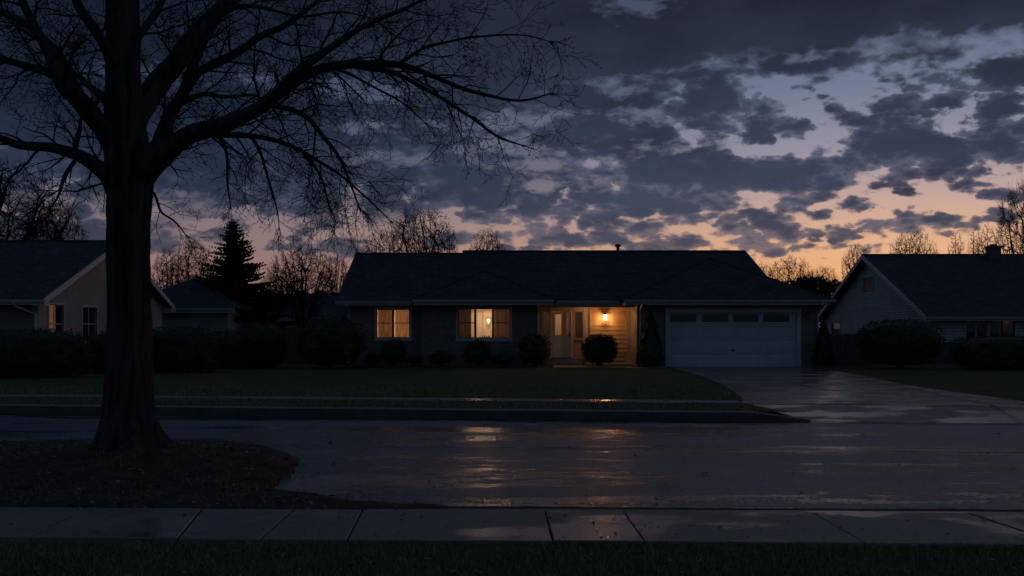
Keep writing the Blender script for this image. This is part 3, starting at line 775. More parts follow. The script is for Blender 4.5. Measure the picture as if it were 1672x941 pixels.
# garage hip
ge0, ge1, GY = gx(1020,39.7), gx(1358,39.7), 39.7
hw = (ge1-ge0)/2; cx = (ge0+ge1)/2; az_ = EZ + .455*hw; ay = GY + hw
tri(mb, V((ge0,GY,EZ)), V((ge1,GY,EZ)), V((cx,ay,az_)))
slab(mb, V((ge1,GY,EZ)), V((ge1,47.3,EZ)), V((cx,47.3,az_)), V((cx,ay,az_)))
slab(mb, V((ge0,GY,EZ)), V((ge0,ay+2,EZ)), V((cx,ay+2,az_)), V((cx,ay,az_)))
# small hip over the living room window
le0, le1, LY = gx(674,40.1), gx(904,40.1), 40.1
hw2 = (le1-le0)/2; c2 = (le0+le1)/2; az2 = EZ + .46*hw2; ay2 = LY + hw2
tri(mb, V((le0,LY,EZ+.01)), V((le1,LY,EZ+.01)), V((c2,ay2,az2)))
slab(mb, V((le1,LY,EZ+.01)), V((le1,ay2+1,EZ+.01)), V((c2,ay2+1,az2)), V((c2,ay2,az2)))
slab(mb, V((le0,LY,EZ+.01)), V((le0,ay2+1,EZ+.01)), V((c2,ay2+1,az2)), V((c2,ay2,az2)))
roof = mb.build('roof', M['roof'], H)
mb = MB()
mb.tube([(gx(580,RY)+.02, RY, RZ2+.012), (xst-.01, RY, RZ2+.012)], [.05,.05], 6); mb.tube([(xst, RY, RZ+.012), (gx(1217,RY), RY, RZ+.012)], [.05,.05], 6)
for a, b in (((ge0,GY,EZ),(cx,ay,az_)), ((ge1,GY,EZ),(cx,ay,az_)), ((le0,LY,EZ+.01),(c2,ay2,az2)), ((le1,LY,EZ+.01),(c2,ay2,az2)), ((xe1,EY,EZ),(gx(1217,RY),RY,RZ))):
    mb.tube([a, b], [.035,.035], 5)
mb.build('ridge_cap', M['roof'], roof)
vx, vy = gx(1009,44.6), 44.6
mb = MB(); mb.lathe(vx, vy, [(.10,4.2),(.10,4.55),(.065,4.6),(.065,gz(403.5,vy)),(.12,gz(403,vy)),(.13,gz(400.5,vy)),(.09,gz(399,vy))], 12)
mb.build('vent_pipe', M['dark'], roof)
# gutters, fascia, soffit
def gutter(mb, p, q):
    p, q = V(p), V(q); d = q-p; out = V((d.y, -d.x, 0)).normalized()
    if out.y > 0 and abs(d.x) > abs(d.y): out = -out
    prof = [(0,0),(.0,-.11),(.075,-.11),(.10,-.05),(.115,0),(.10,0),(.09,-.045),(.07,-.095),(.012,-.095),(.012,0)]
    mb.prism([p + out*a + V((0,0,b)) for a, b in prof], d)
mb = MB()
gutter(mb, (xr0, EY-.0, EZ-.05), (le0-.12, EY, EZ-.05)); gutter(mb, (le0-.02, LY, EZ-.02), (le1+.02, LY, EZ-.02)); gutter(mb, (ge0-.02, GY, EZ-.03), (ge1+.14, GY, EZ-.03))
gutter(mb, (le1+.12, EY, EZ-.04), (ge0-.12, EY, EZ-.04))
mb.build('gutter', M['trim'], H)
mb = MB()
for a, b, y in ((xr0+.05, le0-.1, EY), (le0+.03, le1-.03, LY), (ge0+.03, ge1-.03, GY), (le1+.1, ge0-.1, EY)): mb.box(a, b, y+.012, y+.035, EZ-.23, EZ-.125)
mb.box(le0+.03, le0+.055, LY+.036, EY+.4, EZ-.23, EZ-.11); mb.box(le1-.055, le1-.03, LY+.036, EY+.4, EZ-.23, EZ-.11)
mb.box(ge0+.03, ge0+.055, GY+.036, EY+1.2, EZ-.23, EZ-.11); mb.box(ge1-.055, ge1-.03, GY+.036, 47.3, EZ-.23, EZ-.11)
mb.hexa([(xr0+.02,EY,EZ-.2),(xr0+.05,EY,EZ-.2),(xr0+.05,RY,RZ2-.2),(xr0+.02+.2,RY,RZ2-.2)], [(xr0+.02,EY,EZ-.05),(xr0+.05,EY,EZ-.05),(xr0+.05,RY,RZ2-.05),(xr0+.02+.2,RY,RZ2-.05)])
mb.build('fascia', M['trim'], H)
mb = MB(); mb.box(xr0+.06, le0-.1, EY+.037, WL-.003, 2.44, 2.46); mb.box(le0+.057, le1-.057, LY+.037, WM-.003, 2.44, 2.46); mb.box(ge0+.057, ge1-.057, GY+.037, WG-.003, 2.44, 2.46)
mb.build('soffit', M['soffit'], H)
def spout(x, yo, yw, z0=.2):
    mb = MB(); mb.tube([(x,yo,EZ-.12),(x,yo,EZ-.2),(x,yw-.06,EZ-.5),(x,yw-.06,z0+.1),(x,yw-.2,z0)], [.04]*5, 8); mb.build('downspout', M['trim'], H)
spout(xl+.06, EY-.06, WL); spout(xp-.08, LY-.06, WM); spout(xg0+.12, GY-.06, WG); spout(xg1-.05, GY-.06, WG)
wa = window(H, fy(WL), *w1, [(w1[0]+w1[1])/2], [(w1[0]+.03, w1[1]-.03, (w1[2]+w1[3])/2+.02)], mt=.09)
t1, t2 = gx(776,WM), gx(805,WM)
wb = window(H, fy(WM), *w2, [t1, t2], [(w2[0]+.03, t1, (w2[2]+w2[3])/2+.02), (t2, w2[1]-.03, (w2[2]+w2[3])/2+.02)], mt=.09)
room(H, xl+.25, xm-.15, WL+.17, 44.6, .3, 2.5, M['roomwall'])
room(H, xm+.25, xp-.25, WM+.17, 45.0, .3, 2.46, M['roomwall'])
room(H, xp+.06, xs_-.1, WP+.17, 45.2, .4, 2.46, M['roomwall'])
# interior trim seen through the big window: cornice and a panel joint
mb = MB(); mb.box(xm+.26, xp-.26, 44.93, 44.995, 2.22, 2.30); mb.box(-1.22,-1.19, 44.96,44.995, .3, 2.22)
mb.box(xl+.26, xm-.16, 44.55, 44.595, 2.15, 2.2)
mb.build('cornice', M['doorcase'], H)

# curtains, lamps, plants in the lit rooms
curtain(w1[0]+.02, gx(640.5,WL), WL+.22, w1[2]-.05, 2.38, 'brown sheer curtain across the darker light of the two light window', mat=clothmat('brown_sheer_cloth', (.46,.36,.25)))
curtain(gx(643.5,WL), w1[1]-.02, WL+.24, w1[2]-.05, 2.38, 'tan sheer curtain glowing in front of the lamp in the two light window', mat=clothmat('tan_sheer_cloth', (.62,.50,.36)))
curtain(w2[0]+.01, gx(769,WM), WM+.22, w2[2]-.05, 2.36, 'dark brown curtain drawn behind the downlight end of the three light window', mat=clothmat('dark_curtain_cloth', (.44,.34,.24)))
curtain(gx(807,WM), w2[1]-.01, WM+.22, w2[2]-.05, 2.36, 'brown curtain filling the light nearest the front porch', mat=clothmat('mid_curtain_cloth', (.62,.48,.34)))
curtain(gx(917,WP), gx(926.5,WP), WP+.3, dw[2]-.1, 2.3, 'pale folded curtain behind the front door glass', mat=clothmat('pale_curtain_cloth', (.62,.5,.36)))
def globe(name, px, py, Y, wall_y, label, r=.075):
    p = at(px, py, Y); t_ = thing(name, p, label, 'lamp', 'lamps inside the house')
    mb = MB(); mb.lathe(p.x, p.y, [(.01,p.z-r),(r*.7,p.z-r*.75),(r,p.z),(r*.75,p.z+r*.7),(.02,p.z+r)], 14); mb.build('globe', M['lampglass'], t_, smooth=True)
    mb = MB(); mb.tube([(p.x,p.y,p.z-r),(p.x,p.y,p.z-r-.06),(p.x,wall_y-.01,p.z-r-.06)], [.012]*3, 6); mb.lathe(p.x, p.y, [(.05,p.z-r-.03),(.05,p.z-r)], 10); mb.build('bracket', M['doorcase'], t_)
    return p
p1 = globe('wall_lamp', 797.5, 523.5, 44.7, 44.98, 'glowing globe lamp on the back wall behind the three light window', .085)
globe('wall_lamp', 797.3, 527.3, 44.7, 44.98, 'smaller glowing globe just below the brighter lamp in the three light window', .04)
p2 = globe('wall_lamp', 665.5, 521, 44.2, 44.58, 'glowing globe lamp at the edge of the two light window', .075)
for (px, Y, lab) in ((759.5, 42.3, 'ceiling downlight glowing above the dark brown curtain'), (780, 43.6, 'ceiling downlight beside the mullion of the picture window'), (800, 43.6, 'ceiling downlight above the globe lamp in the picture window')):
    x = gx(px, Y); t_ = MB().lathe(x, Y, [(.075,2.435),(.075,2.448)], 16).build('ceiling_light', M['spotglass'], origin=(x, Y, 2.44)); tag(t_, lab, 'ceiling light', 'ceiling lights inside the house')
lamp('living_room_light', (p1.x, p1.y-.35, p1.z), 17, (1,.60,.34), .1)
lamp('living_ceiling_light', (-1.3, 43.0, 2.25), 17, (1,.59,.33), .15)
lamp('bedroom_light', (p2.x-.1, p2.y-.5, p2.z), 105, (1,.61,.34), .1)
lamp('hall_light', (2.1, 44.4, 2.1), 9, (1,.52,.24), .1)
# row of small plants on the picture window sill
pz = w2[2]+.02
for i, (px, hh_) in enumerate(((783.5,.05),(788,.07),(791,.09),(794.5,.08),(798.5,.10))):
    x = gx(px, WM+.2); t_ = thing('potted_plant', (x, WM+.13, w2[2]-.02), ('low', 'small', 'bushy', 'round', 'tall')[i] + ' dark potted plant in the row on the picture window sill', 'plant', 'plants on the picture window sill')
    MB().lathe(x, WM+.13, [(.03,pz-.04),(.042,pz+.015),(.038,pz+.02)], 10).build('pot', M['pot'], t_)
    mb = MB()
    for q in range(26):
        a = ru(0,6.28); e = ru(.2,1.4); l = ru(.4,1)*hh_; d = V((math.cos(a)*math.cos(e), math.sin(a)*math.cos(e)*.6, math.sin(e)))
        c = V((x, WM+.13, pz+.015)); s_ = V((-d.y, d.x, 0)).normalized()*.012; mb.add([c, c+d*l*.6+s_, c+d*l, c+d*l*.6-s_], [(0,1,2,3)])
    mb.build('foliage', M['leaf'], t_, fix=False)
sl0 = xm+.25
MB().box(w2[0]-.05, w2[1]+.05, WM+.065, WM+.19, w2[2]-.05, w2[2]-.02).build('inner_sill', M['doorcase'], H)

# porch lantern
def lantern(px, py, Y, label, lit):
    p = at(px, py, Y-.17); x, y, z = p
    t_ = thing('wall_lantern', (x, Y-.03, z), label, 'lantern', None)
    mb = MB(); mb.box(x-.05, x+.05, Y-.045, Y-.022, z-.02, z+.16); mb.tube([(x,Y-.04,z+.12),(x,Y-.10,z+.20),(x,y,z+.19),(x,y,z+.15)], [.012]*4, 6); mb.build('bracket', M['dark'], t_)
    mb = MB(); mb.lathe(x, y, [(.015,z+.19),(.03,z+.165),(.10,z+.125),(.10,z+.115),(.02,z+.113)], 6); mb.build('cap', M['dark'], t_)
    mb = MB()
    for k_ in range(4):
        a = math.pi/4 + k_*math.pi/2
        mb.tube([(x+.085*math.cos(a), y+.085*math.sin(a), z+.115),(x+.055*math.cos(a), y+.055*math.sin(a), z-.11)], [.008,.008], 5)
    mb.lathe(x, y, [(.065,z-.12),(.065,z-.105),(.02,z-.104)], 8); mb.lathe(x, y, [(.01,z-.15),(.04,z-.122)], 8); mb.build('cage', M['dark'], t_)
    mb = MB(); mb.lathe(x, y, [(.035,z-.10),(.066,z+.11)], 8); mb.build('glass', M['lantern'] if lit else M['glass'], t_)
    if lit:
        l = lamp('lantern_light', (0,0,0), 18.0, (1,.48,.18), .04); l.parent = t_; l.location = (0, -.24, -.04)
lantern(988, 519, WP-.02, 'lit porch lantern on the tan siding beside the front door', True)
lantern(1318, 517, WG-.02, 'unlit wall lantern on the brown siding beside the garage door', False)
xq = gx(956, 41.7); t_ = MB().lathe(xq, 41.7, [(.09,2.478),(.085,2.497)], 16).build('ceiling_light', M['spotglass'], origin=(xq, 41.7, 2.49)); tag(t_, 'small glowing ceiling light over the front porch step', 'ceiling light')
lamp('porch_ceiling_light', (xq, 41.7, 2.38), 2.2, (1,.50,.20), .08)
o = MB().box(gx(900,41.97), gx(934,41.97), 41.93, 42.32, PS+.002, PS+.03).build('door_mat', M['mat'], origin=(gx(917,42),42.1,PS)); tag(o, 'dark fibre door mat on the porch slab at the front door', 'door mat')

# ------------------------------------------------------------------ neighbouring houses
def gable_house(name, label, X, sgn, Y1, Y2, far, ez, rz, wallm, gablem, roofm, trimm, ov=.45, wins=(), fwins=()):
    ym = (Y1+Y2)/2; h = thing(name, ((X+far)/2, ym, G), label, 'house')
    xf = fxp(X) if sgn > 0 else fxn(X)
    mb = MB(xf); wall_rects(mb, Y1, Y2, G-.1, ez, -.15, 0, [w for w in wins])
    mb.xf = None
    x_in = X - sgn*.15
    mb.prism([(X, Y1, ez+.002), (X, Y2, ez+.002), (X, ym, rz-.12)], (-sgn*.15, 0, 0))
    mb.build('gable_wall', gablem, h)
    mb = MB(fy(Y1)); a, b = sorted((x_in - sgn*.002, far)); wall_rects(mb, a, b, G-.1, ez, -.15, 0, list(fwins)); mb.xf = None
    mb.box(a, b, Y2-.15, Y2, G-.1, ez); mb.box(min(far, far-.15*-sgn), max(far, far-.15*-sgn), Y1+.153, Y2-.153, G-.1, ez)
    mb.build('front_wall', wallm, h)
    k = (rz-ez)/(ym-Y1); oy = .5; zo = ez - k*oy + .06; rz2 = rz + .06
    a, b = X + sgn*ov, far - sgn*.3
    mb = MB(); slab(mb, V((a,Y1-oy,zo)), V((b,Y1-oy,zo)), V((b,ym,rz2)), V((a,ym,rz2)), .09); slab(mb, V((a,Y2+oy,zo)), V((b,Y2+oy,zo)), V((b,ym+.001,rz2)), V((a,ym+.001,rz2)), .09)
    mb.tube([(a,ym,rz2+.01),(b,ym,rz2+.01)], [.05,.05], 6)
    roof_ = mb.build('roof', roofm, h)
    mb = MB()
    for (ya, yb_) in ((Y1-oy-.01, ym), (Y2+oy+.01, ym)):
        mb.hexa([(a+sgn*.002,ya,zo-.20),(a+sgn*.04,ya,zo-.20),(a+sgn*.04,yb_,rz2-.20),(a+sgn*.002,yb_,rz2-.20)], [(a+sgn*.002,ya,zo+.005),(a+sgn*.04,ya,zo+.005),(a+sgn*.04,yb_,rz2+.005),(a+sgn*.002,yb_,rz2+.005)])
    for (ya, yc) in ((Y1-oy, Y1-.01), (Y2+.01, Y2+oy)):      # boxed eave returns
        mb.box(min(a-sgn*.38, a), max(a-sgn*.38, a), ya, yc, zo-.22, zo-.06)
    mb.build('rake_board', trimm, h)
    mb = MB(); gutter(mb, (min(a,b), Y1-oy, zo-.02), (max(a,b), Y1-oy, zo-.02)); mb.box(min(a,b), max(a,b), Y1-oy+.01, Y1-oy+.03, zo-.2, zo-.1); mb.build('gutter', trimm, h)
    mb = MB(); mb.box(min(a,b)+.02, max(a,b)-.02, Y1-oy+.04, Y1-.003, zo-.19, zo-.17); mb.build('soffit', M['soffit'], h)
    return h, xf, roof_, zo
X0 = -15.8
def yp(px, X): return X*F/(px-HX)
lw = [(yp(79,X0), yp(103.5,X0), 1.05, gz(497.5, 37.3)), (yp(134,X0), yp(157.5,X0), 1.1, gz(501.5, 40.2)), (yp(229,X0), yp(246,X0), 1.1, gz(507, 46.4))]
LH, xf, lroof, zo = gable_house('neighbour_house', 'beige gabled house behind the big bare tree and clipped hedges', X0, 1, 35.93, 48.7, -34, 2.66, 4.92, M['siding_brown'], M['stucco'], M['roof'], M['white'], .4, lw)
for i, w in enumerate(lw):
    window(LH, xf, *w, [(w[0]+w[1])/2], [(w[0]+.03, w[1]-.03, (w[2]+w[3])/2)], trim=M['white'], sash=M['trim'], tw=.06, mt=.045, glass=M['dullpane'])
room_ = MB()
def xroom(x0, x1, y0, y1, z0, z1, sgn, mat, parent):
    mb = MB(); t_ = .05
    mb.box(x0, x1, y0-t_, y0, z0, z1); mb.box(x0, x1, y1, y1+t_, z0, z1)
    if sgn > 0: mb.box(x0-t_, x0, y0-t_, y1+t_, z0, z1)
    else: mb.box(x1, x1+t_, y0-t_, y1+t_, z0, z1)
    mb.box(x0, x1, y0-t_, y1+t_, z1, z1+t_); mb.box(x0, x1, y0-t_, y1+t_, z0-t_, z0)
    mb.build('interior_wall', mat, parent)
xroom(X0-3.2, X0-.16, 36.2, 38.7, .3, 2.6, 1, M['roomwall'], LH)
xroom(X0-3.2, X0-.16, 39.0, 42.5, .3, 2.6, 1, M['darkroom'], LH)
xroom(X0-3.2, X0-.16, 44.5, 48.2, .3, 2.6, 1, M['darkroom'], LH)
lamp('neighbour_light', (X0-.9, 37.05, 1.85), 14.0, (1,.62,.36), .1)
o = MB().box(X0-.10, X0-.085, (lw[0][0]+lw[0][1])/2+.02, lw[0][1]-.01, lw[0][2]+.01, lw[0][3]-.01).build('curtain', clothmat('night_curtain_cloth', (.045,.04,.036)), origin=(X0-.09, 37.7, 1.1)); tag(o, 'dark curtain closed behind half of the beige house window', 'curtain', 'curtains in the lit windows')
mb = MB(); mb.tube([(X0-.55,35.33,zo-.12),(X0-.5,35.4,zo-.25),(X0-.05,35.86,zo-.5),(X0-.05,35.86,.3)], [.045]*4, 8); mb.build('downspout', M['white'], LH)

X1 = 17.1
rw = [(yp(1425.5,X1)-.0, yp(1411,X1), gz(478,51.6), gz(453,51.6)), (yp(1372,X1), yp(1358,X1), gz(546,56.4), gz(527,56.4))]
rw = [tuple(sorted(w[:2])) + w[2:] for w in rw]
gq = rw[0]; rw_low = rw[1]
fwin = [wz(1577, 1611, 522, 556, 44), wz(1616, 1657, 522, 556, 44)]
RH, xf2, rroof, zo2 = gable_house('neighbour_house', 'white sided house with a brick chimney behind the round clipped hedge', X1, -1, 44.0, 58.8, 36, 2.2, 5.0, M['white_siding'], M['white_siding'], M['roof'], M['trim'], .4, [rw_low], fwin)
mb = MB(xf2); frame4(mb, gq[0], gq[1], gq[2], gq[3], .003, .04, .07); wn = mb.build('window', M['trim'], RH)
MB(xf2).box(gq[0], gq[1], .002, .012, gq[2], gq[3]).build('pane', M['dark'], wn)
window(RH, xf2, *rw_low, [], [], tw=.05)
window(RH, fy(44), *fwin[0], [(fwin[0][0]+fwin[0][1])/2], [], trim=M['trim'], sash=M['trim']); window(RH, fy(44), *fwin[1], [fwin[1][0]+.5], [], trim=M['trim'], sash=M['darkframe'])
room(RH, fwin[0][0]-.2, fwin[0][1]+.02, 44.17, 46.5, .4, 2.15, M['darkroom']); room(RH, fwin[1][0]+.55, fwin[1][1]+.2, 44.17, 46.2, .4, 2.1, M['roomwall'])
lamp('far_room_light', (gx(1641,45), 45.2, 1.95), .07, (1,.55,.25), .08)
mb = MB(); cxx = gx(1622, 51); mb.box(cxx-.26, cxx+.26, 50.75, 51.25, 4.4, gz(405,51)); mb.box(cxx-.31, cxx+.31, 50.7, 51.3, gz(405,51)+.002, gz(402,51)); mb.box(cxx-.12, cxx+.12, 50.88, 51.12, gz(402,51)+.002, gz(399,51))
mb.build('chimney', M['chimney'], rroof)
# small outbuilding behind the beige house, and a house farther off
def hip_house(name, label, xa_, xb_, Y1, Y2, ez, rz, wallm, roofm, wins=()):
    h = thing(name, ((xa_+xb_)/2, (Y1+Y2)/2, G), label, 'house')
    mb = MB(fy(Y1)); wall_rects(mb, xa_, xb_, G-.1, ez, -.15, 0, list(wins)); mb.xf = None
    mb.box(xa_, xa_+.15, Y1+.153, Y2, G-.1, ez); mb.box(xb_-.15, xb_, Y1+.153, Y2, G-.1, ez); mb.box(xa_+.153, xb_-.153, Y2-.15, Y2, G-.1, ez)
    mb.build('wall', wallm, h)
    o_ = .45; x0, x1, y0, y1 = xa_-o_, xb_+o_, Y1-o_, Y2+o_; hw_ = min((x1-x0)/2-.1, (y1-y0)/2); ym = (y0+y1)/2
    A, B = V((x0+hw_, ym, rz)), V((x1-hw_, ym, rz)); mb = MB()
    slab(mb, V((x0,y0,ez)), V((x1,y0,ez)), B, A); slab(mb, V((x0,y1,ez)), V((x1,y1,ez)), B, A); tri(mb, V((x0,y0,ez)), V((x0,y1,ez)), A); tri(mb, V((x1,y0,ez)), V((x1,y1,ez)), B)
    mb.build('roof', roofm, h)
    mb = MB(); gutter(mb, (x0, y0, ez-.01), (x1, y0, ez-.01)); mb.box(x0, x1, y0+.01, y0+.035, ez-.24, ez-.11); mb.build('gutter', M['trim'], h)
    for w in wins: window(h, fy(Y1), *w, [(w[0]+w[1])/2], [])
    if wins: room(h, xa_+.3, xb_-.3, Y1+.2, Y1+3, .3, ez-.1, M['darkroom'])
    return h
hip_house('garage_building', 'low pale outbuilding with a hipped roof beside the spruce', gx(200,52), gx(372,52), 52, 60, gz(503,51.5), gz(452,56), surf('grey_stucco', (.20,.19,.18), (.26,.245,.23), 1.4, .9, .004, 50), M['roof'])
hip_house('distant_house', 'distant low house with a dark hipped roof between the spruce and the ranch house', gx(420,74), gx(585,74), 74, 84, gz(519,73.5), gz(474,79), M['stucco'], M['roof'], [wz(437,449,522,532,74), wz(462,474,522,532,74)])

# ------------------------------------------------------------------ fences
def fence(px0, px1, Y, top, label, tilt=0.0):
    x0, x1 = gx(px0,Y), gx(px1,Y); t_ = thing('board_fence', ((x0+x1)/2, Y, G), label, 'fence', 'board fences between the gardens')
    mb = MB(); x = x0
    while x < x1: mb.box(x, min(x1, x+.135), Y-.012+ru(-.003,.003), Y+.01, G, top+ru(-.015,.015)+tilt*(x-x0)); x += .145
    mb.build('board_panel', M['wood'], t_)
    mb = MB(); mb.box(x0, x1, Y+.011, Y+.05, G+.3, G+.39); mb.box(x0, x1, Y+.011, Y+.05, top-.35, top-.26); mb.build('rail', M['wood'], t_)
    x = x0
    while x <= x1: MB().box(x-.05, x+.05, Y+.052, Y+.15, G, top-.05).build('post', M['wood'], t_); x += 2.4
fence(1346, 1420, 41.6, gz(546,41.6), 'dark board fence between the garage and the round hedge')
fence(1424, 1600, 43.2, gz(559,43.2), 'lower board fence behind the round hedge by the white house')
fence(455, 560, 44.0, gz(535,44.0), 'weathered board fence between the rounded hedge and the large shrub')

# ------------------------------------------------------------------ shrubs and hedges
def leafy(mb, cx, cy, z0, z1, rx, ry, n, size, shape='ellipsoid', lump=.12, power=2.0, seed=0):
    h = z1-z0; hz = h/2; cz = z0+hz
    def rad(d):
        if shape == 'cone':
            pass
        return 1 + lump*mnoise.noise(V((d.x*2.3+seed, d.y*2.3, d.z*2.3))) + lump*.6*mnoise.noise(V((d.x*6+seed, d.y*6, d.z*6)))
    def surf_pt(d):     # superquadric: power 2 is round, 4 or more boxy
        k_ = (abs(d.x)**power + abs(d.y)**power + abs(d.z)**power)**(-1/power)
        p = V((d.x*k_, d.y*k_, d.z*k_))
        if shape == 'cone':
            q = (p.z+1)/2; s = (1-q)**.8*1.0 + .03; s *= min(1, .72 + q*2.2); 
            a = math.atan2(d.y, d.x); return V((math.cos(a)*s, math.sin(a)*s, p.z))
        return p
    # inner mass so that the far side does not show through
    bm = bmesh.new(); bmesh.ops.create_icosphere(bm, subdivisions=3, radius=1)
    idx = {}
    vs_ = []
    for v in bm.verts:
        d = v.co.normalized(); p = surf_pt(d)*rad(d)*.90; idx[v.index] = len(vs_); vs_.append((cx+p.x*rx, cy+p.y*ry, max(z0, cz+p.z*hz)))
    mb.add(vs_, [tuple(v.index for v in f.verts) for f in bm.faces]); bm.free()
    for i in range(n):
        d = V((random.gauss(0,1), random.gauss(0,1), random.gauss(0,1))).normalized()
        p = surf_pt(d)*rad(d)*ru(.9,1.03)
        c = V((cx+p.x*rx, cy+p.y*ry, cz+p.z*hz))
        if c.z < z0+.02: continue
        nrm = (d + V((ru(-.9,.9),ru(-.9,.9),ru(-.6,1)))).normalized(); a = nrm.orthogonal().normalized(); b = nrm.cross(a); th = ru(0,6.28)
        a, b = a*math.cos(th)+b*math.sin(th), b*math.cos(th)-a*math.sin(th); s = size*ru(.6,1.4)
        mb.add([c-a*s, c-b*s*.45, c+a*s, c+b*s*.45], [(0,1,2,3)])
def shrub(name, px0, px1, py0, Y, label, cat='shrub', n=1500, size=.035, depth=None, shape='ellipsoid', power=2.0, lump=.12, base=G, group=None, stem=True):
    x0, x1 = gx(px0,Y), gx(px1,Y); top = gz(py0,Y); cx_ = (x0+x1)/2; rx = (x1-x0)/2
    t_ = thing(name, (cx_, Y, base), label, cat, group)
    mb = MB(); leafy(mb, cx_, Y, base+(.10 if stem else -.02), top, rx, depth or rx, n, size, shape, lump, power, seed=ru(0,50)); mb.build('foliage', M['leaf'], t_, fix=False)
    mb = MB()
    for k_ in range(5 if stem else 3):
        a = ru(0,6.28); mb.tube([(cx_+.06*math.cos(a), Y+.06*math.sin(a), base-.03), (cx_+rx*.3*math.cos(a), Y+rx*.3*math.sin(a), base+(top-base)*.45)], [.022,.012], 5)
    mb.build('stem', M['twig'], t_)
    return t_
gF = 'shrubs along the front of the ranch house'
shrub('round_shrub', 951, 1008, 546, 40.35, 'neatly clipped ball shaped shrub below the lit porch lantern', n=2600, power=2.6, lump=.05, group=gF)
shrub('conical_shrub', 1036, 1088, 506, 39.6, 'tall conical evergreen beside the porch end of the garage door', n=3000, shape='cone', lump=.09, group=gF, stem=False)
shrub('conical_shrub', 1324, 1366, 521, 39.4, 'smaller conical evergreen at the driveway end of the garage', n=2400, shape='cone', lump=.09, group=gF, stem=False)
shrub('loose_shrub', 846, 898, 546, 40.0, 'ragged shrub at the edge of the porch step', n=1100, lump=.35, size=.045, group=gF)
shrub('loose_shrub', 757, 801, 557, 40.0, 'rounded shrub under the three light window', n=1100, lump=.3, size=.04, group=gF)
shrub('loose_shrub', 622, 662, 553, 40.2, 'spiky topped shrub under the two light window', n=1000, lump=.35, size=.04, group=gF)
shrub('loose_shrub', 700, 737, 573, 40.1, 'low spreading shrub on the brickwork between the two lit windows', n=700, lump=.3, size=.035, group=gF)
shrub('loose_shrub', 803, 842, 577, 39.9, 'lowest shrub between the rounded one and the ragged one', n=600, lump=.3, size=.035, group=gF)
shrub('loose_shrub', 597, 622, 575, 40.1, 'small shrub squeezed beside the large dark shrub', n=500, lump=.3, size=.035, group=gF)
shrub('loose_shrub', 664, 690, 580, 40.2, 'smallest tuft of leaves beside the spiky topped shrub', n=400, lump=.3, size=.035, group=gF)
shrub('large_shrub', 488, 594, 519, 38.7, 'large dark rounded shrub at the corner of the ranch house', n=3500, lump=.18, power=2.5, size=.05)
shrub('hedge', 1404, 1533, 521, 38.6, 'big domed clipped hedge in front of the white house gable', 'hedge', n=4200, lump=.10, power=2.6, size=.045)
shrub('hedge', 1556, 1760, 549, 37.8, 'long flat topped hedge under the dim window of the white house', 'hedge', n=4200, lump=.07, power=5, depth=.8, size=.045, stem=False)
shrub('hedge', -150, 147, 538, 31.8, 'tallest flat topped hedge in front of the beige house', 'hedge', n=6500, lump=.07, power=5, depth=.8, size=.04, stem=False)
shrub('hedge', 140, 262, 541, 35.0, 'hedge behind the trunk of the big bare tree', 'hedge', n=3000, lump=.10, power=4.5, depth=.8, size=.045, stem=False)
shrub('hedge', 240, 357, 535, 35.4, 'boxy hedge just past the trunk, under the pale outbuilding', 'hedge', n=3200, lump=.09, power=4.5, depth=.8, size=.045, stem=False)
shrub('hedge', 340, 404, 541, 38.5, 'low hedge between the boxy hedge and the rounded hedge', 'hedge', n=1800, lump=.12, power=3.5, depth=.8, size=.045, stem=False)
shrub('hedge', 383, 468, 527, 39.5, 'rounded hedge below the spruce', 'hedge', n=2800, lump=.08, power=3.2, size=.045, stem=False)

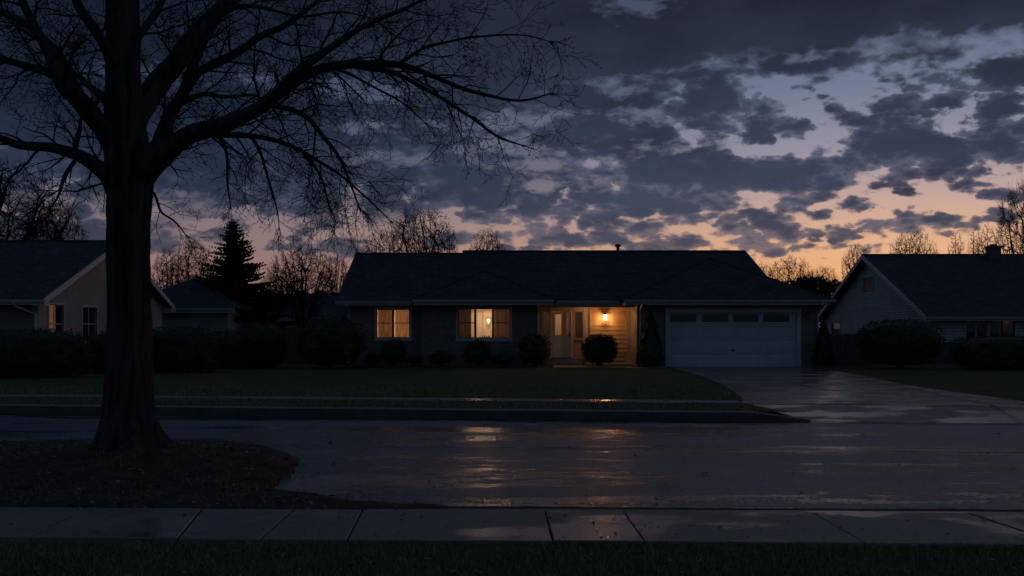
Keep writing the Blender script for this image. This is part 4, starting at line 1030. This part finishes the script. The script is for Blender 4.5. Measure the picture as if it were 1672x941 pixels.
# ------------------------------------------------------------------ trees
def catmull(pts, per=6):
    P = [pts[0]*1.0] + pts + [pts[-1]*1.0]; P = [V(p) for p in P]; P[0] = P[1]*2-P[2]; P[-1] = P[-2]*2-P[-3]; out = []
    for i in range(1, len(P)-2):
        for k_ in range(per):
            t_ = k_/per; a, b, c, d = P[i-1], P[i], P[i+1], P[i+2]
            out.append(.5*((2*b) + (c-a)*t_ + (2*a-5*b+4*c-d)*t_*t_ + (3*b-a-3*c+d)*t_**3))
    out.append(P[-2]); return out
def lerp_list(v, per):
    out = []
    for i in range(len(v)-1):
        for k_ in range(per): out.append(v[i] + (v[i+1]-v[i])*k_/per)
    return out + [v[-1]]
def twig(mb, p, d, length, r, level, droop, flat):
    n = max(3, int(length/(.11 if level < 3 else .06))); n = min(n, 12); step = length/n
    pts = [p.copy()]; rads = [r]; d = d.normalized(); q = p.copy(); dirs = [d.copy()]
    for i in range(n):
        j = .26 if level > 1 else .18
        d = (d + V((random.gauss(0,j), random.gauss(0,j)*.8, random.gauss(0,j))) + V((0,0,droop*step*1.6))).normalized()
        q = q + d*step; pts.append(q.copy()); rads.append(max(.0026, r*(1-.8*(i+1)/n))); dirs.append(d.copy())
    mb.tube(pts, rads, 5 if level == 1 else 3, cap=False)
    if level >= 4: return
    gap = {1: .10, 2: .075, 3: .07}[level]
    s = gap*ru(.6, 1.5) + (.08*length if level == 1 else 0); side = 1 if rnd() < .5 else -1
    while s < length*.98:
        f = s/step; i = min(n-1, int(f)); pos = pts[i].lerp(pts[i+1], f-i); t_ = dirs[i]
        nrm = t_.cross(V((ru(-.5,.5), 1, ru(-.5,.5))*1)) if flat else t_.orthogonal()
        if nrm.length < 1e-4: nrm = t_.orthogonal()
        nrm.normalize(); nrm = Matrix.Rotation(ru(-.9,.9), 3, t_) @ (nrm*side); side = -side
        nd = (t_*ru(.55,1.0) + nrm*ru(.5,.95)).normalized()
        rem = 1 - .6*s/length
        L_ = {1: ru(.28,.75), 2: ru(.12,.34), 3: ru(.05,.13)}[level]*rem*min(1.25, .5+length)
        twig(mb, pos, nd, L_, max(.002, rads[i]*.62 if level > 1 else rads[i]*.55), level+1, droop*.9, flat)
        s += gap*ru(.6, 1.6)
BT = thing('bare_tree', (TX, TY, vz(TX,TY)), 'huge leafless tree with thick spreading limbs on the near verge', 'tree')
def tp(px, py, d=0.0): return at(px, py, TY + d)
S_ = TY/F
# trunk: fluted, flared at the roots
prof = [(745,80),(732,66),(722,56),(705,50),(680,44),(640,40),(590,37.5),(500,36),(420,35.5),(360,36.5),(310,39),(280,42),(250,41),(225,37),(200,34),(150,31),(100,29.5),(40,28.5),(-40,27),(-160,24),(-300,19),(-460,13)]
cxs = [208,208,208,208,209,209,209,209,209,210,211,212,210,207,205,203,202,201,200,199,196,190]
NS = 84; vs = []; fs = []
rows = []
per = 9
py_ = lerp_list([p[0] for p in prof], per); rr = lerp_list([p[1] for p in prof], per); cc = lerp_list(cxs, per)
for i in range(len(py_)):
    c = tp(cc[i], py_[i]); z = c.z
    for k_ in range(NS):
        a = 2*math.pi*k_/NS
        fl = .13*mnoise.noise(V((math.cos(a)*2.2, math.sin(a)*2.2, z*.35))) + .05*mnoise.noise(V((math.cos(a)*7, math.sin(a)*7, z*1.1)))
        rid = .055*math.sin(a*17 + 3*mnoise.noise(V((math.cos(a)*2, math.sin(a)*2, z*1.3)))*2) + .035*mnoise.noise(V((math.cos(a)*14, math.sin(a)*14, z*5)))
        root = max(0, (py_[i]-680)/65)**1.5 if py_[i] > 680 else 0
        rt = root*.55*max(0, math.sin(a*5+.7)+.2*math.sin(a*3))
        r = rr[i]*S_*.91*(1+fl+rid+rt); vs.append((c.x + r*math.cos(a), c.y + r*math.sin(a), z))
for i in range(len(py_)-1):
    for k_ in range(NS):
        k2 = (k_+1) % NS; fs.append((i*NS+k_, i*NS+k2, (i+1)*NS+k2, (i+1)*NS+k_))
fs.append(tuple((len(py_)-1)*NS+k_ for k_ in range(NS)))
MB().add(vs, fs).build('trunk', M['bark'], BT, smooth=True)
# limbs: (points px, py, half width px, depth), droop, twig spacing, twig length factor
LIMBS = [
 ([(215,300,30,.0),(258,262,19,-.12),(300,225,15,-.2),(360,205,13,-.3),(420,180,12,-.4),(460,150,10,-.4),(520,115,8,-.45),(580,104,6.5,-.5),(640,106,5.5,-.55),(700,120,4.2,-.6),(770,150,3,-.65),(850,165,2,-.7),(905,152,1.0,-.7)], -.10, .17, .85),
 ([(395,192,10,-.35),(430,170,8,-.5),(469,134,7,-.6),(515,98,6.5,-.7),(558,67,5,-.8),(621,31,3.6,-.9),(692,0,2.4,-1.0),(760,-40,1.2,-1.1)], .05, .16, 1.0),
 ([(575,105,5,-.5),(640,121,4,-.6),(692,145,3.4,-.65),(759,187,2.6,-.7),(815,223,1.8,-.7),(858,240,.9,-.7)], -.18, .13, .8),
 ([(640,106,4,-.55),(656,103,3.2,-.5),(701,76,2.6,-.4),(781,62,1.9,-.3),(850,58,1.3,-.3),(905,70,.8,-.3)], .0, .14, .75),
 ([(425,178,5.5,-.4),(438,172,4.6,-.5),(496,192,4,-.7),(536,236,3.2,-.85),(567,285,2.3,-.9),(588,345,1.1,-.95)], -.35, .12, .95),
 ([(290,235,9,.0),(320,224,6,.25),(379,222,5,.5),(447,230,4,.7),(500,250,3.2,.8),(560,290,2.3,.9),(610,335,1.4,.9),(640,365,.8,.9)], -.30, .13, 1.0),
 ([(205,225,26,.0),(232,178,21,.3),(268,125,19,.55),(303,80,17.5,.8),(339,36,15.5,1.0),(375,0,14,1.2),(430,-70,10,1.5),(500,-150,5,1.8)], .15, .22, 1.0),
 ([(222,300,24,.0),(244,262,16,.4),(268,214,13,.7),(290,170,11.5,.9),(312,116,10,1.0),(335,60,9,1.2),(360,10,8,1.4),(390,-60,5,1.6)], .15, .2, .9),
 ([(300,150,9,.9),(326,118,8,.7),(382,88,7,.5),(420,66,6,.4),(469,38,5,.3),(520,0,3.5,.2),(580,-50,2,.1)], .0, .16, .95),
 ([(200,250,26,.0),(168,208,16,-.2),(134,165,15,-.4),(103,138,11,-.6),(76,85,8,-.7),(45,22,6.5,-.8),(25,-30,5,-.9)], .1, .19, .9),
 ([(112,147,8,-.5),(88,124,7,-.6),(50,108,6,-.8),(0,95,5,-1.0),(-70,88,3,-1.2),(-130,95,1.5,-1.3)], -.05, .17, .9),
 ([(140,172,12,-.4),(120,134,9,-.2),(89,80,7.5,-.1),(45,45,6.5,.1),(0,16,5.5,.2),(-60,-10,3.5,.3)], .05, .18, .9),
 ([(200,200,12,.1),(172,165,7,.3),(150,145,6,.5),(120,118,4.5,.8),(90,112,3,1.0),(40,125,1.5,1.2)], -.1, .15, .9),
 ([(200,125,14,.0),(172,85,9,-.3),(147,36,8,-.5),(127,0,7,-.7),(100,-60,5,-.9),(70,-120,2,-1.1)], .1, .18, .9),
 ([(200,318,24,.0),(170,283,13,-.25),(134,259,10,-.45),(89,245,8,-.7),(36,239,6.5,-.95),(0,228,5.5,-1.15),(-70,215,3.5,-1.4),(-150,225,1.5,-1.6)], -.12, .15, .95),
 ([(205,95,12,.1),(232,50,7,.4),(262,10,6,.7),(300,-50,4,1.0),(340,-110,2,1.2)], .1, .2, .9),
 ([(118,252,4,-.5),(128,215,3.4,-.6),(133,190,2.4,-.7),(150,160,1.2,-.8)], .2, .14, .7),
 ([(125,256,4,-.5),(108,285,3.2,-.65),(98,320,2,-.75),(80,345,1,-.85)], -.3, .12, .8),
 ([(236,330,5,.15),(252,315,2.6,.3),(262,345,2.2,.4),(285,362,1.5,.5),(305,385,.8,.5)], -.4, .10, .7),
 ([(300,165,7,.9),(330,155,4.5,1.0),(365,160,3.4,1.1),(410,155,2.4,1.2),(450,170,1.2,1.2)], -.1, .14, .9),
 ([(410,224,4,.6),(425,255,2.8,.65),(440,300,2.0,.7),(452,345,1.2,.7),(456,375,.7,.7)], -.5, .10, .75),
 ([(355,222,4.5,.45),(368,250,2.8,.5),(372,300,2.0,.55),(378,345,1.0,.6)], -.5, .11, .75),
 ([(490,243,3.5,.78),(520,285,2.4,.7),(535,330,1.7,.65),(550,365,.8,.6)], -.45, .10, .75),
 ([(360,18,5,1.3),(420,10,3.6,1.2),(490,28,2.6,1.1),(560,20,1.8,1.0),(640,40,.9,.9)], -.05, .15, .95),
 ([(490,115,4.5,-.6),(540,112,3,-.3),(600,135,2.2,-.1),(660,170,1.5,.0),(700,205,.8,.0)], -.25, .12, .8),
]
for pts, droop, gap, lf in LIMBS:
    ctl = [tp(p[0], p[1], p[3]) for p in pts]; path = catmull(ctl, 6); rads = [max(.003, r*S_) for r in lerp_list([p[2] for p in pts], 6)]
    jit = [p + V((mnoise.noise(p*2.3), mnoise.noise(p*2.3+V((9,0,0))), mnoise.noise(p*2.3+V((0,9,0)))))*min(.035, r*1.2 + .01) for p, r in zip(path, rads)]
    jit[0] = path[0]
    mb = MB(); mb.tube(jit, [r*(1+.10*mnoise.noise(p*5)) for r, p in zip(rads, path)], 12 if rads[0] > .05 else 7)
    lb = mb.build('limb', M['bark'], BT, smooth=True)
    tw = MB(); total = sum((jit[i+1]-jit[i]).length for i in range(len(jit)-1)); s = .32*ru(.6,1.2) if rads[0] > .04 else .12; acc = 0; i = 0; side = 1
    while s < total:
        while i < len(jit)-2 and acc + (jit[i+1]-jit[i]).length < s: acc += (jit[i+1]-jit[i]).length; i += 1
        seg = jit[i+1]-jit[i]; pos = jit[i] + seg.normalized()*(s-acc); t_ = seg.normalized()
        nrm = t_.cross(V((ru(-.4,.4), 1, ru(-.4,.4)))); nrm = nrm.normalized() if nrm.length > 1e-4 else t_.orthogonal()
        nrm = Matrix.Rotation(ru(-1.2,1.2), 3, t_) @ (nrm*side); side = -side
        nd = (t_*ru(.45,.95) + nrm*ru(.5,1.0)).normalized()
        big = rads[i] > .03
        Ln = ru(.35, 1.15)*lf*(1 - .45*s/total)*(1.15 if big else 1)
        twig(tw, pos, nd, Ln, min(.016, max(.004, rads[i]*.42)), 1, droop + ru(-.12,.12), True)
        s += gap*ru(.55,1.5)*.92
    # fine end spray
    for k_ in range(4):
        t_ = (jit[-1]-jit[-3]).normalized(); twig(tw, jit[-2], (t_ + V((ru(-.5,.5),ru(-.4,.4),ru(-.5,.5)))).normalized(), ru(.2,.5)*lf, .005, 2, droop, True)
    tw.build('twigs', M['twig'], lb, fix=False)

# background bare trees: twig tips fill a crown shape, limbs gather them back to the trunk
def gather(mbs, p, d, tips, r0, level):
    mb = mbs[0] if level == 0 else mbs[1]
    n = len(tips)
    if n <= 3:
        for q in tips:
            L_ = (q-p).length; m_ = p.lerp(q, .5) + V((random.gauss(0,.05), random.gauss(0,.05), random.gauss(0,.03)))*L_
            mb.tube([p, m_, q], [r0*1.15, r0, r0*.5], 3, cap=False)
            for k_ in range(2):
                b_ = p.lerp(q, ru(.25,.8)); w_ = (q-p)*ru(.22,.42) + V((random.gauss(0,.14), random.gauss(0,.14), random.gauss(.08,.10))); mb.tube([b_, b_+w_], [r0*.75, r0*.4], 3, cap=False)
        return
    c = sum(tips, V())/n
    f = (.32 if level < 2 else .42) + ru(-.05,.08)
    k_ = 6 if (level == 0 and n > 30) else 4 if level == 1 else (3 if rnd() < .45 and n > 8 else 2)
    dirs = [(q-p).normalized() for q in tips]
    seeds = [random.choice(dirs)]
    while len(seeds) < k_: seeds.append(max(random.sample(dirs, min(n, 14)), key=lambda e: min((e-s_).length for s_ in seeds)))
    groups = [[] for _ in seeds]
    for q, e in zip(tips, dirs): groups[min(range(len(seeds)), key=lambda i: (e-seeds[i]).length)].append(q)
    for g in groups:
        if not g: continue
        cg = sum(g, V())/len(g); q = p.lerp(cg, f); L_ = (q-p).length
        if len(g) <= 3: gather(mbs, p, d, g, r0, level+1); continue
        m_ = p + d*L_*.08 + (q-p)*.46 + V((random.gauss(0,.05), random.gauss(0,.05), 0))*L_
        ra, rb = r0*1.15*n**.29, r0*1.15*len(g)**.29
        ra = min(ra, rb*1.3)
        mb.tube([p, p.lerp(m_,.5) + d*L_*.02, m_, m_.lerp(q,.55), q], [ra, ra*.95, (ra+rb)/2, rb*1.03, rb], 6 if len(g) > 60 else 3, cap=False)
        gather(mbs, q, (q-m_).normalized(), g, r0, level+1)
def bare_proto(label, w, zlo, n, seed, vase, trunk):
    random.seed(seed); h = 10.0
    t_ = thing('bare_tree', (0,0,0), label, 'tree', 'bare trees behind the houses'); a, b = MB(), MB(); tips = []
    while len(tips) < n:
        e = V((random.gauss(0,1), random.gauss(0,1), random.gauss(0,1))).normalized(); rr_ = rnd()**.45
        x, y, z = e.x*rr_*w, e.y*rr_*w, zlo + (h-zlo)*(.46 + .5*e.z*rr_)
        q = (z-zlo)/(h-zlo); s_ = 1 - vase*(1-q)**1.5
        lump = 1 + .16*mnoise.noise(V((x*.45+seed, y*.45, z*.45)))
        tips.append(V((x*s_*lump, y*s_*lump, z*(1+.05*mnoise.noise(V((x*.8, y*.8+seed, 0)))))))
    zs = max(t.z for t in tips); tips = [V((t.x, t.y, t.z*h/zs)) for t in tips]
    p0 = V((0,0,-.1)); p1 = V((ru(-.08,.08), ru(-.08,.08), trunk)); R0 = .0105
    rt = R0*1.15*n**.29
    a.tube([p0, V((0,0,.35)), p0.lerp(p1,.5)+V((.05,.03,0)), p1], [rt*1.35, rt*1.08, rt, rt*.93], 8, cap=False)
    gather([b, b], p1, V((0,0,1)), tips, R0, 0)
    a.build('trunk', M['farbark'], t_, smooth=True, fix=False); b.build('crown', M['farbark'], t_, fix=False)
    t_['_w'] = float(w); return t_
kinds = [(3.6, 2.0, 3800, 3, .45, 1.6), (2.8, 2.2, 3000, 8, .55, 1.8), (4.4, 1.8, 4000, 14, .35, 1.5), (1.3, 2.0, 1100, 21, .5, 1.8)]
protos = [bare_proto('', *k_) for k_ in kinds]
used = [False]*4
# (px, top py, half width px, distance, kind, label)
TREES = [
 (-25,245,165,58,2,'big spreading bare tree rising beyond the beige house roof at the picture edge'),
 (85,322,70,66,0,'rounded bare tree just above the beige house ridge'),
 (275,405,36,78,1,'slim bare tree right beside the trunk of the huge tree'),
 (318,392,52,72,1,'upright bare tree next to the spruce, on its trunk side'),
 (492,393,66,70,0,'round crowned bare tree between the spruce and the ranch house'),
 (548,412,34,82,0,'small bare tree by the sloping end of the ranch house roof'),
 (622,372,46,80,1,'bare tree rising behind the lower ridge end of the ranch house'),
 (690,332,72,74,0,'tallest bare tree behind the ranch house, fan shaped'),
 (796,368,40,82,0,'small fan shaped bare tree where the ranch house ridge steps up'),
 (1247,428,26,86,1,'thin bare tree at the dropping end of the ranch house roof'),
 (1290,415,52,80,2,'round bare tree against the orange glow above the garage'),
 (1345,432,34,98,0,'low bare tree between the garage and the white house'),
 (1400,394,34,90,0,'bare tree touching the peak of the white house gable'),
 (1490,373,52,84,0,'dense round bare tree over the white house ridge'),
 (1562,376,20,88,3,'narrow upright bare tree over the white house roof'),
 (1592,370,18,92,3,'narrowest upright bare tree close to the chimney'),
 (1610,365,24,80,3,'upright bare tree right behind the chimney'),
 (1676,285,60,62,2,'tall bare tree beyond the chimney cut by the picture edge'),
 (1320,440,40,110,2,'farthest low bare tree in the gap over the garage roof'),
 (460,430,40,95,0,'faint low bare tree behind the spruce'),
]
random.seed(5)
for (px, py, hw_, Y, kd, lab) in TREES:
    o = protos[kd] if not used[kd] else copy_tree(protos[kd]); used[kd] = True
    h = gz(py, Y) - G; w_ = hw_/F*Y; s = h/10.0
    o.location = (gx(px,Y), Y, G); sx = max(.5, min(2.2, (w_/o['_w'])/s)); o.scale = (s*sx, s*sx, s); o.rotation_euler = (0,0,ru(0,6.28)); o['label'] = lab
for o in bpy.data.objects:
    if '_w' in o: del o['_w']

# spruce
random.seed(31)
sx_, sY = gx(381, 56), 56.0
ztop = gz(360, sY); ST = thing('spruce_tree', (sx_, sY, G), 'dark layered spruce between the beige house and the ranch house', 'tree')
MB().tube([(sx_,sY,G-.1),(sx_,sY,3),(sx_,sY,ztop-.3)], [.22,.15,.02], 8).build('trunk', M['farbark'], ST)
mb = MB(); zb = 1.5; z = zb
while z < ztop - .1:
    f = (ztop - z)/(ztop-zb); R_ = 3.25*f**.85 + .07; nb_ = int(7 + 17*f)
    for k_ in range(nb_):
        a = ru(0,6.28); L_ = R_*ru(.62,1.15); d = V((math.cos(a), math.sin(a), 0)); m_ = max(3, int(L_/.14)); prev = None
        for i in range(m_+1):
            q = i/m_; pz_ = z - .20*L_*q + .24*L_*q*q; c = V((sx_, sY, pz_)) + d*L_*q + V((ru(-.03,.03),ru(-.03,.03),0))
            sd_ = V((-d.y, d.x, 0))
            for sg in (1,-1):
                l2 = (.44*(1-q)+.14)*ru(.6,1.2)*(.45+.55*f); tip = c + (sd_*sg*.8 + d*.55)*l2 + V((0,0,ru(-.14,.05)*l2*2)); w_ = d*.075 + V((0,0,.05))
                mb.add([c-w_, c+w_, tip], [(0,1,2)]); mb.add([c+V((0,0,.06)), tip, c-V((0,0,.10))], [(0,1,2)])
            if i == m_:
                mb.add([c-sd_*.05, c+sd_*.05, c+d*.16+V((0,0,.05))], [(0,1,2)])
    z += .13 + .09*f
mb.tube([(sx_,sY,1.6),(sx_,sY,3.5),(sx_,sY,ztop-.5)], [1.15,.75,.05], 9)
for k_ in range(14):
    a = ru(0,6.28); zt_ = ztop - ru(.0,.35); d = V((math.cos(a)*.35, math.sin(a)*.35, .8)).normalized(); c = V((sx_,sY,zt_-.1)); mb.add([c-V((.03,0,0)), c+V((.03,0,0)), c+d*.22], [(0,1,2)])
mb.build('crown', M['needle'], ST, fix=False)

# low far wood behind the gardens: one mass on the skyline
random.seed(77)
mb = MB()
def mass(px0, px1, py, Y, n):
    for i in range(n):
        px = ru(px0, px1); top = gz(py + 9*mnoise.noise(V((px*.02, Y, 0))) + 6*mnoise.noise(V((px*.09, Y, 3))), Y); x = gx(px, Y); zz = G + (top-G)*math.sqrt(rnd()); yy = Y + ru(-2,2); s = ru(.10,.30)
        a = ru(0,3.14); b = ru(-1,1); mb.add([(x-s*math.cos(a), yy-s*math.sin(a), zz), (x, yy, zz-s*.5), (x+s*math.cos(a), yy+s*math.sin(a), zz+s*b*.5), (x, yy, zz+s*.5)], [(0,1,2,3)])
mass(250, 600, 480, 96, 12000); mass(1190, 1420, 458, 118, 9000); mass(-500, 260, 470, 105, 1500); mass(1400, 2000, 462, 125, 2000)
tag(mb.build('far_woods', M['needle'], fix=False), kind='stuff')

# ------------------------------------------------------------------ camera and render settings
cd = bpy.data.cameras.new('camera'); co = bpy.data.objects.new('camera', cd); COL.objects.link(co)
co.location = (0, 0, EYE); co.rotation_euler = (math.radians(90), 0, 0)
cd.sensor_width = 36; cd.lens = F*36/1672; cd.shift_y = (HY-470.5)/1672; cd.clip_start = .1; cd.clip_end = 3000
SC.camera = co
SC.render.engine = 'CYCLES'
SC.view_settings.view_transform = 'Standard'; SC.view_settings.look = 'None'; SC.view_settings.exposure = 0; SC.view_settings.gamma = 1
SC.cycles.use_denoising = True; SC.cycles.max_bounces = 7; SC.cycles.transparent_max_bounces = 8
SC.cycles.sample_clamp_indirect = 3; SC.cycles.caustics_reflective = False; SC.cycles.caustics_refractive = False
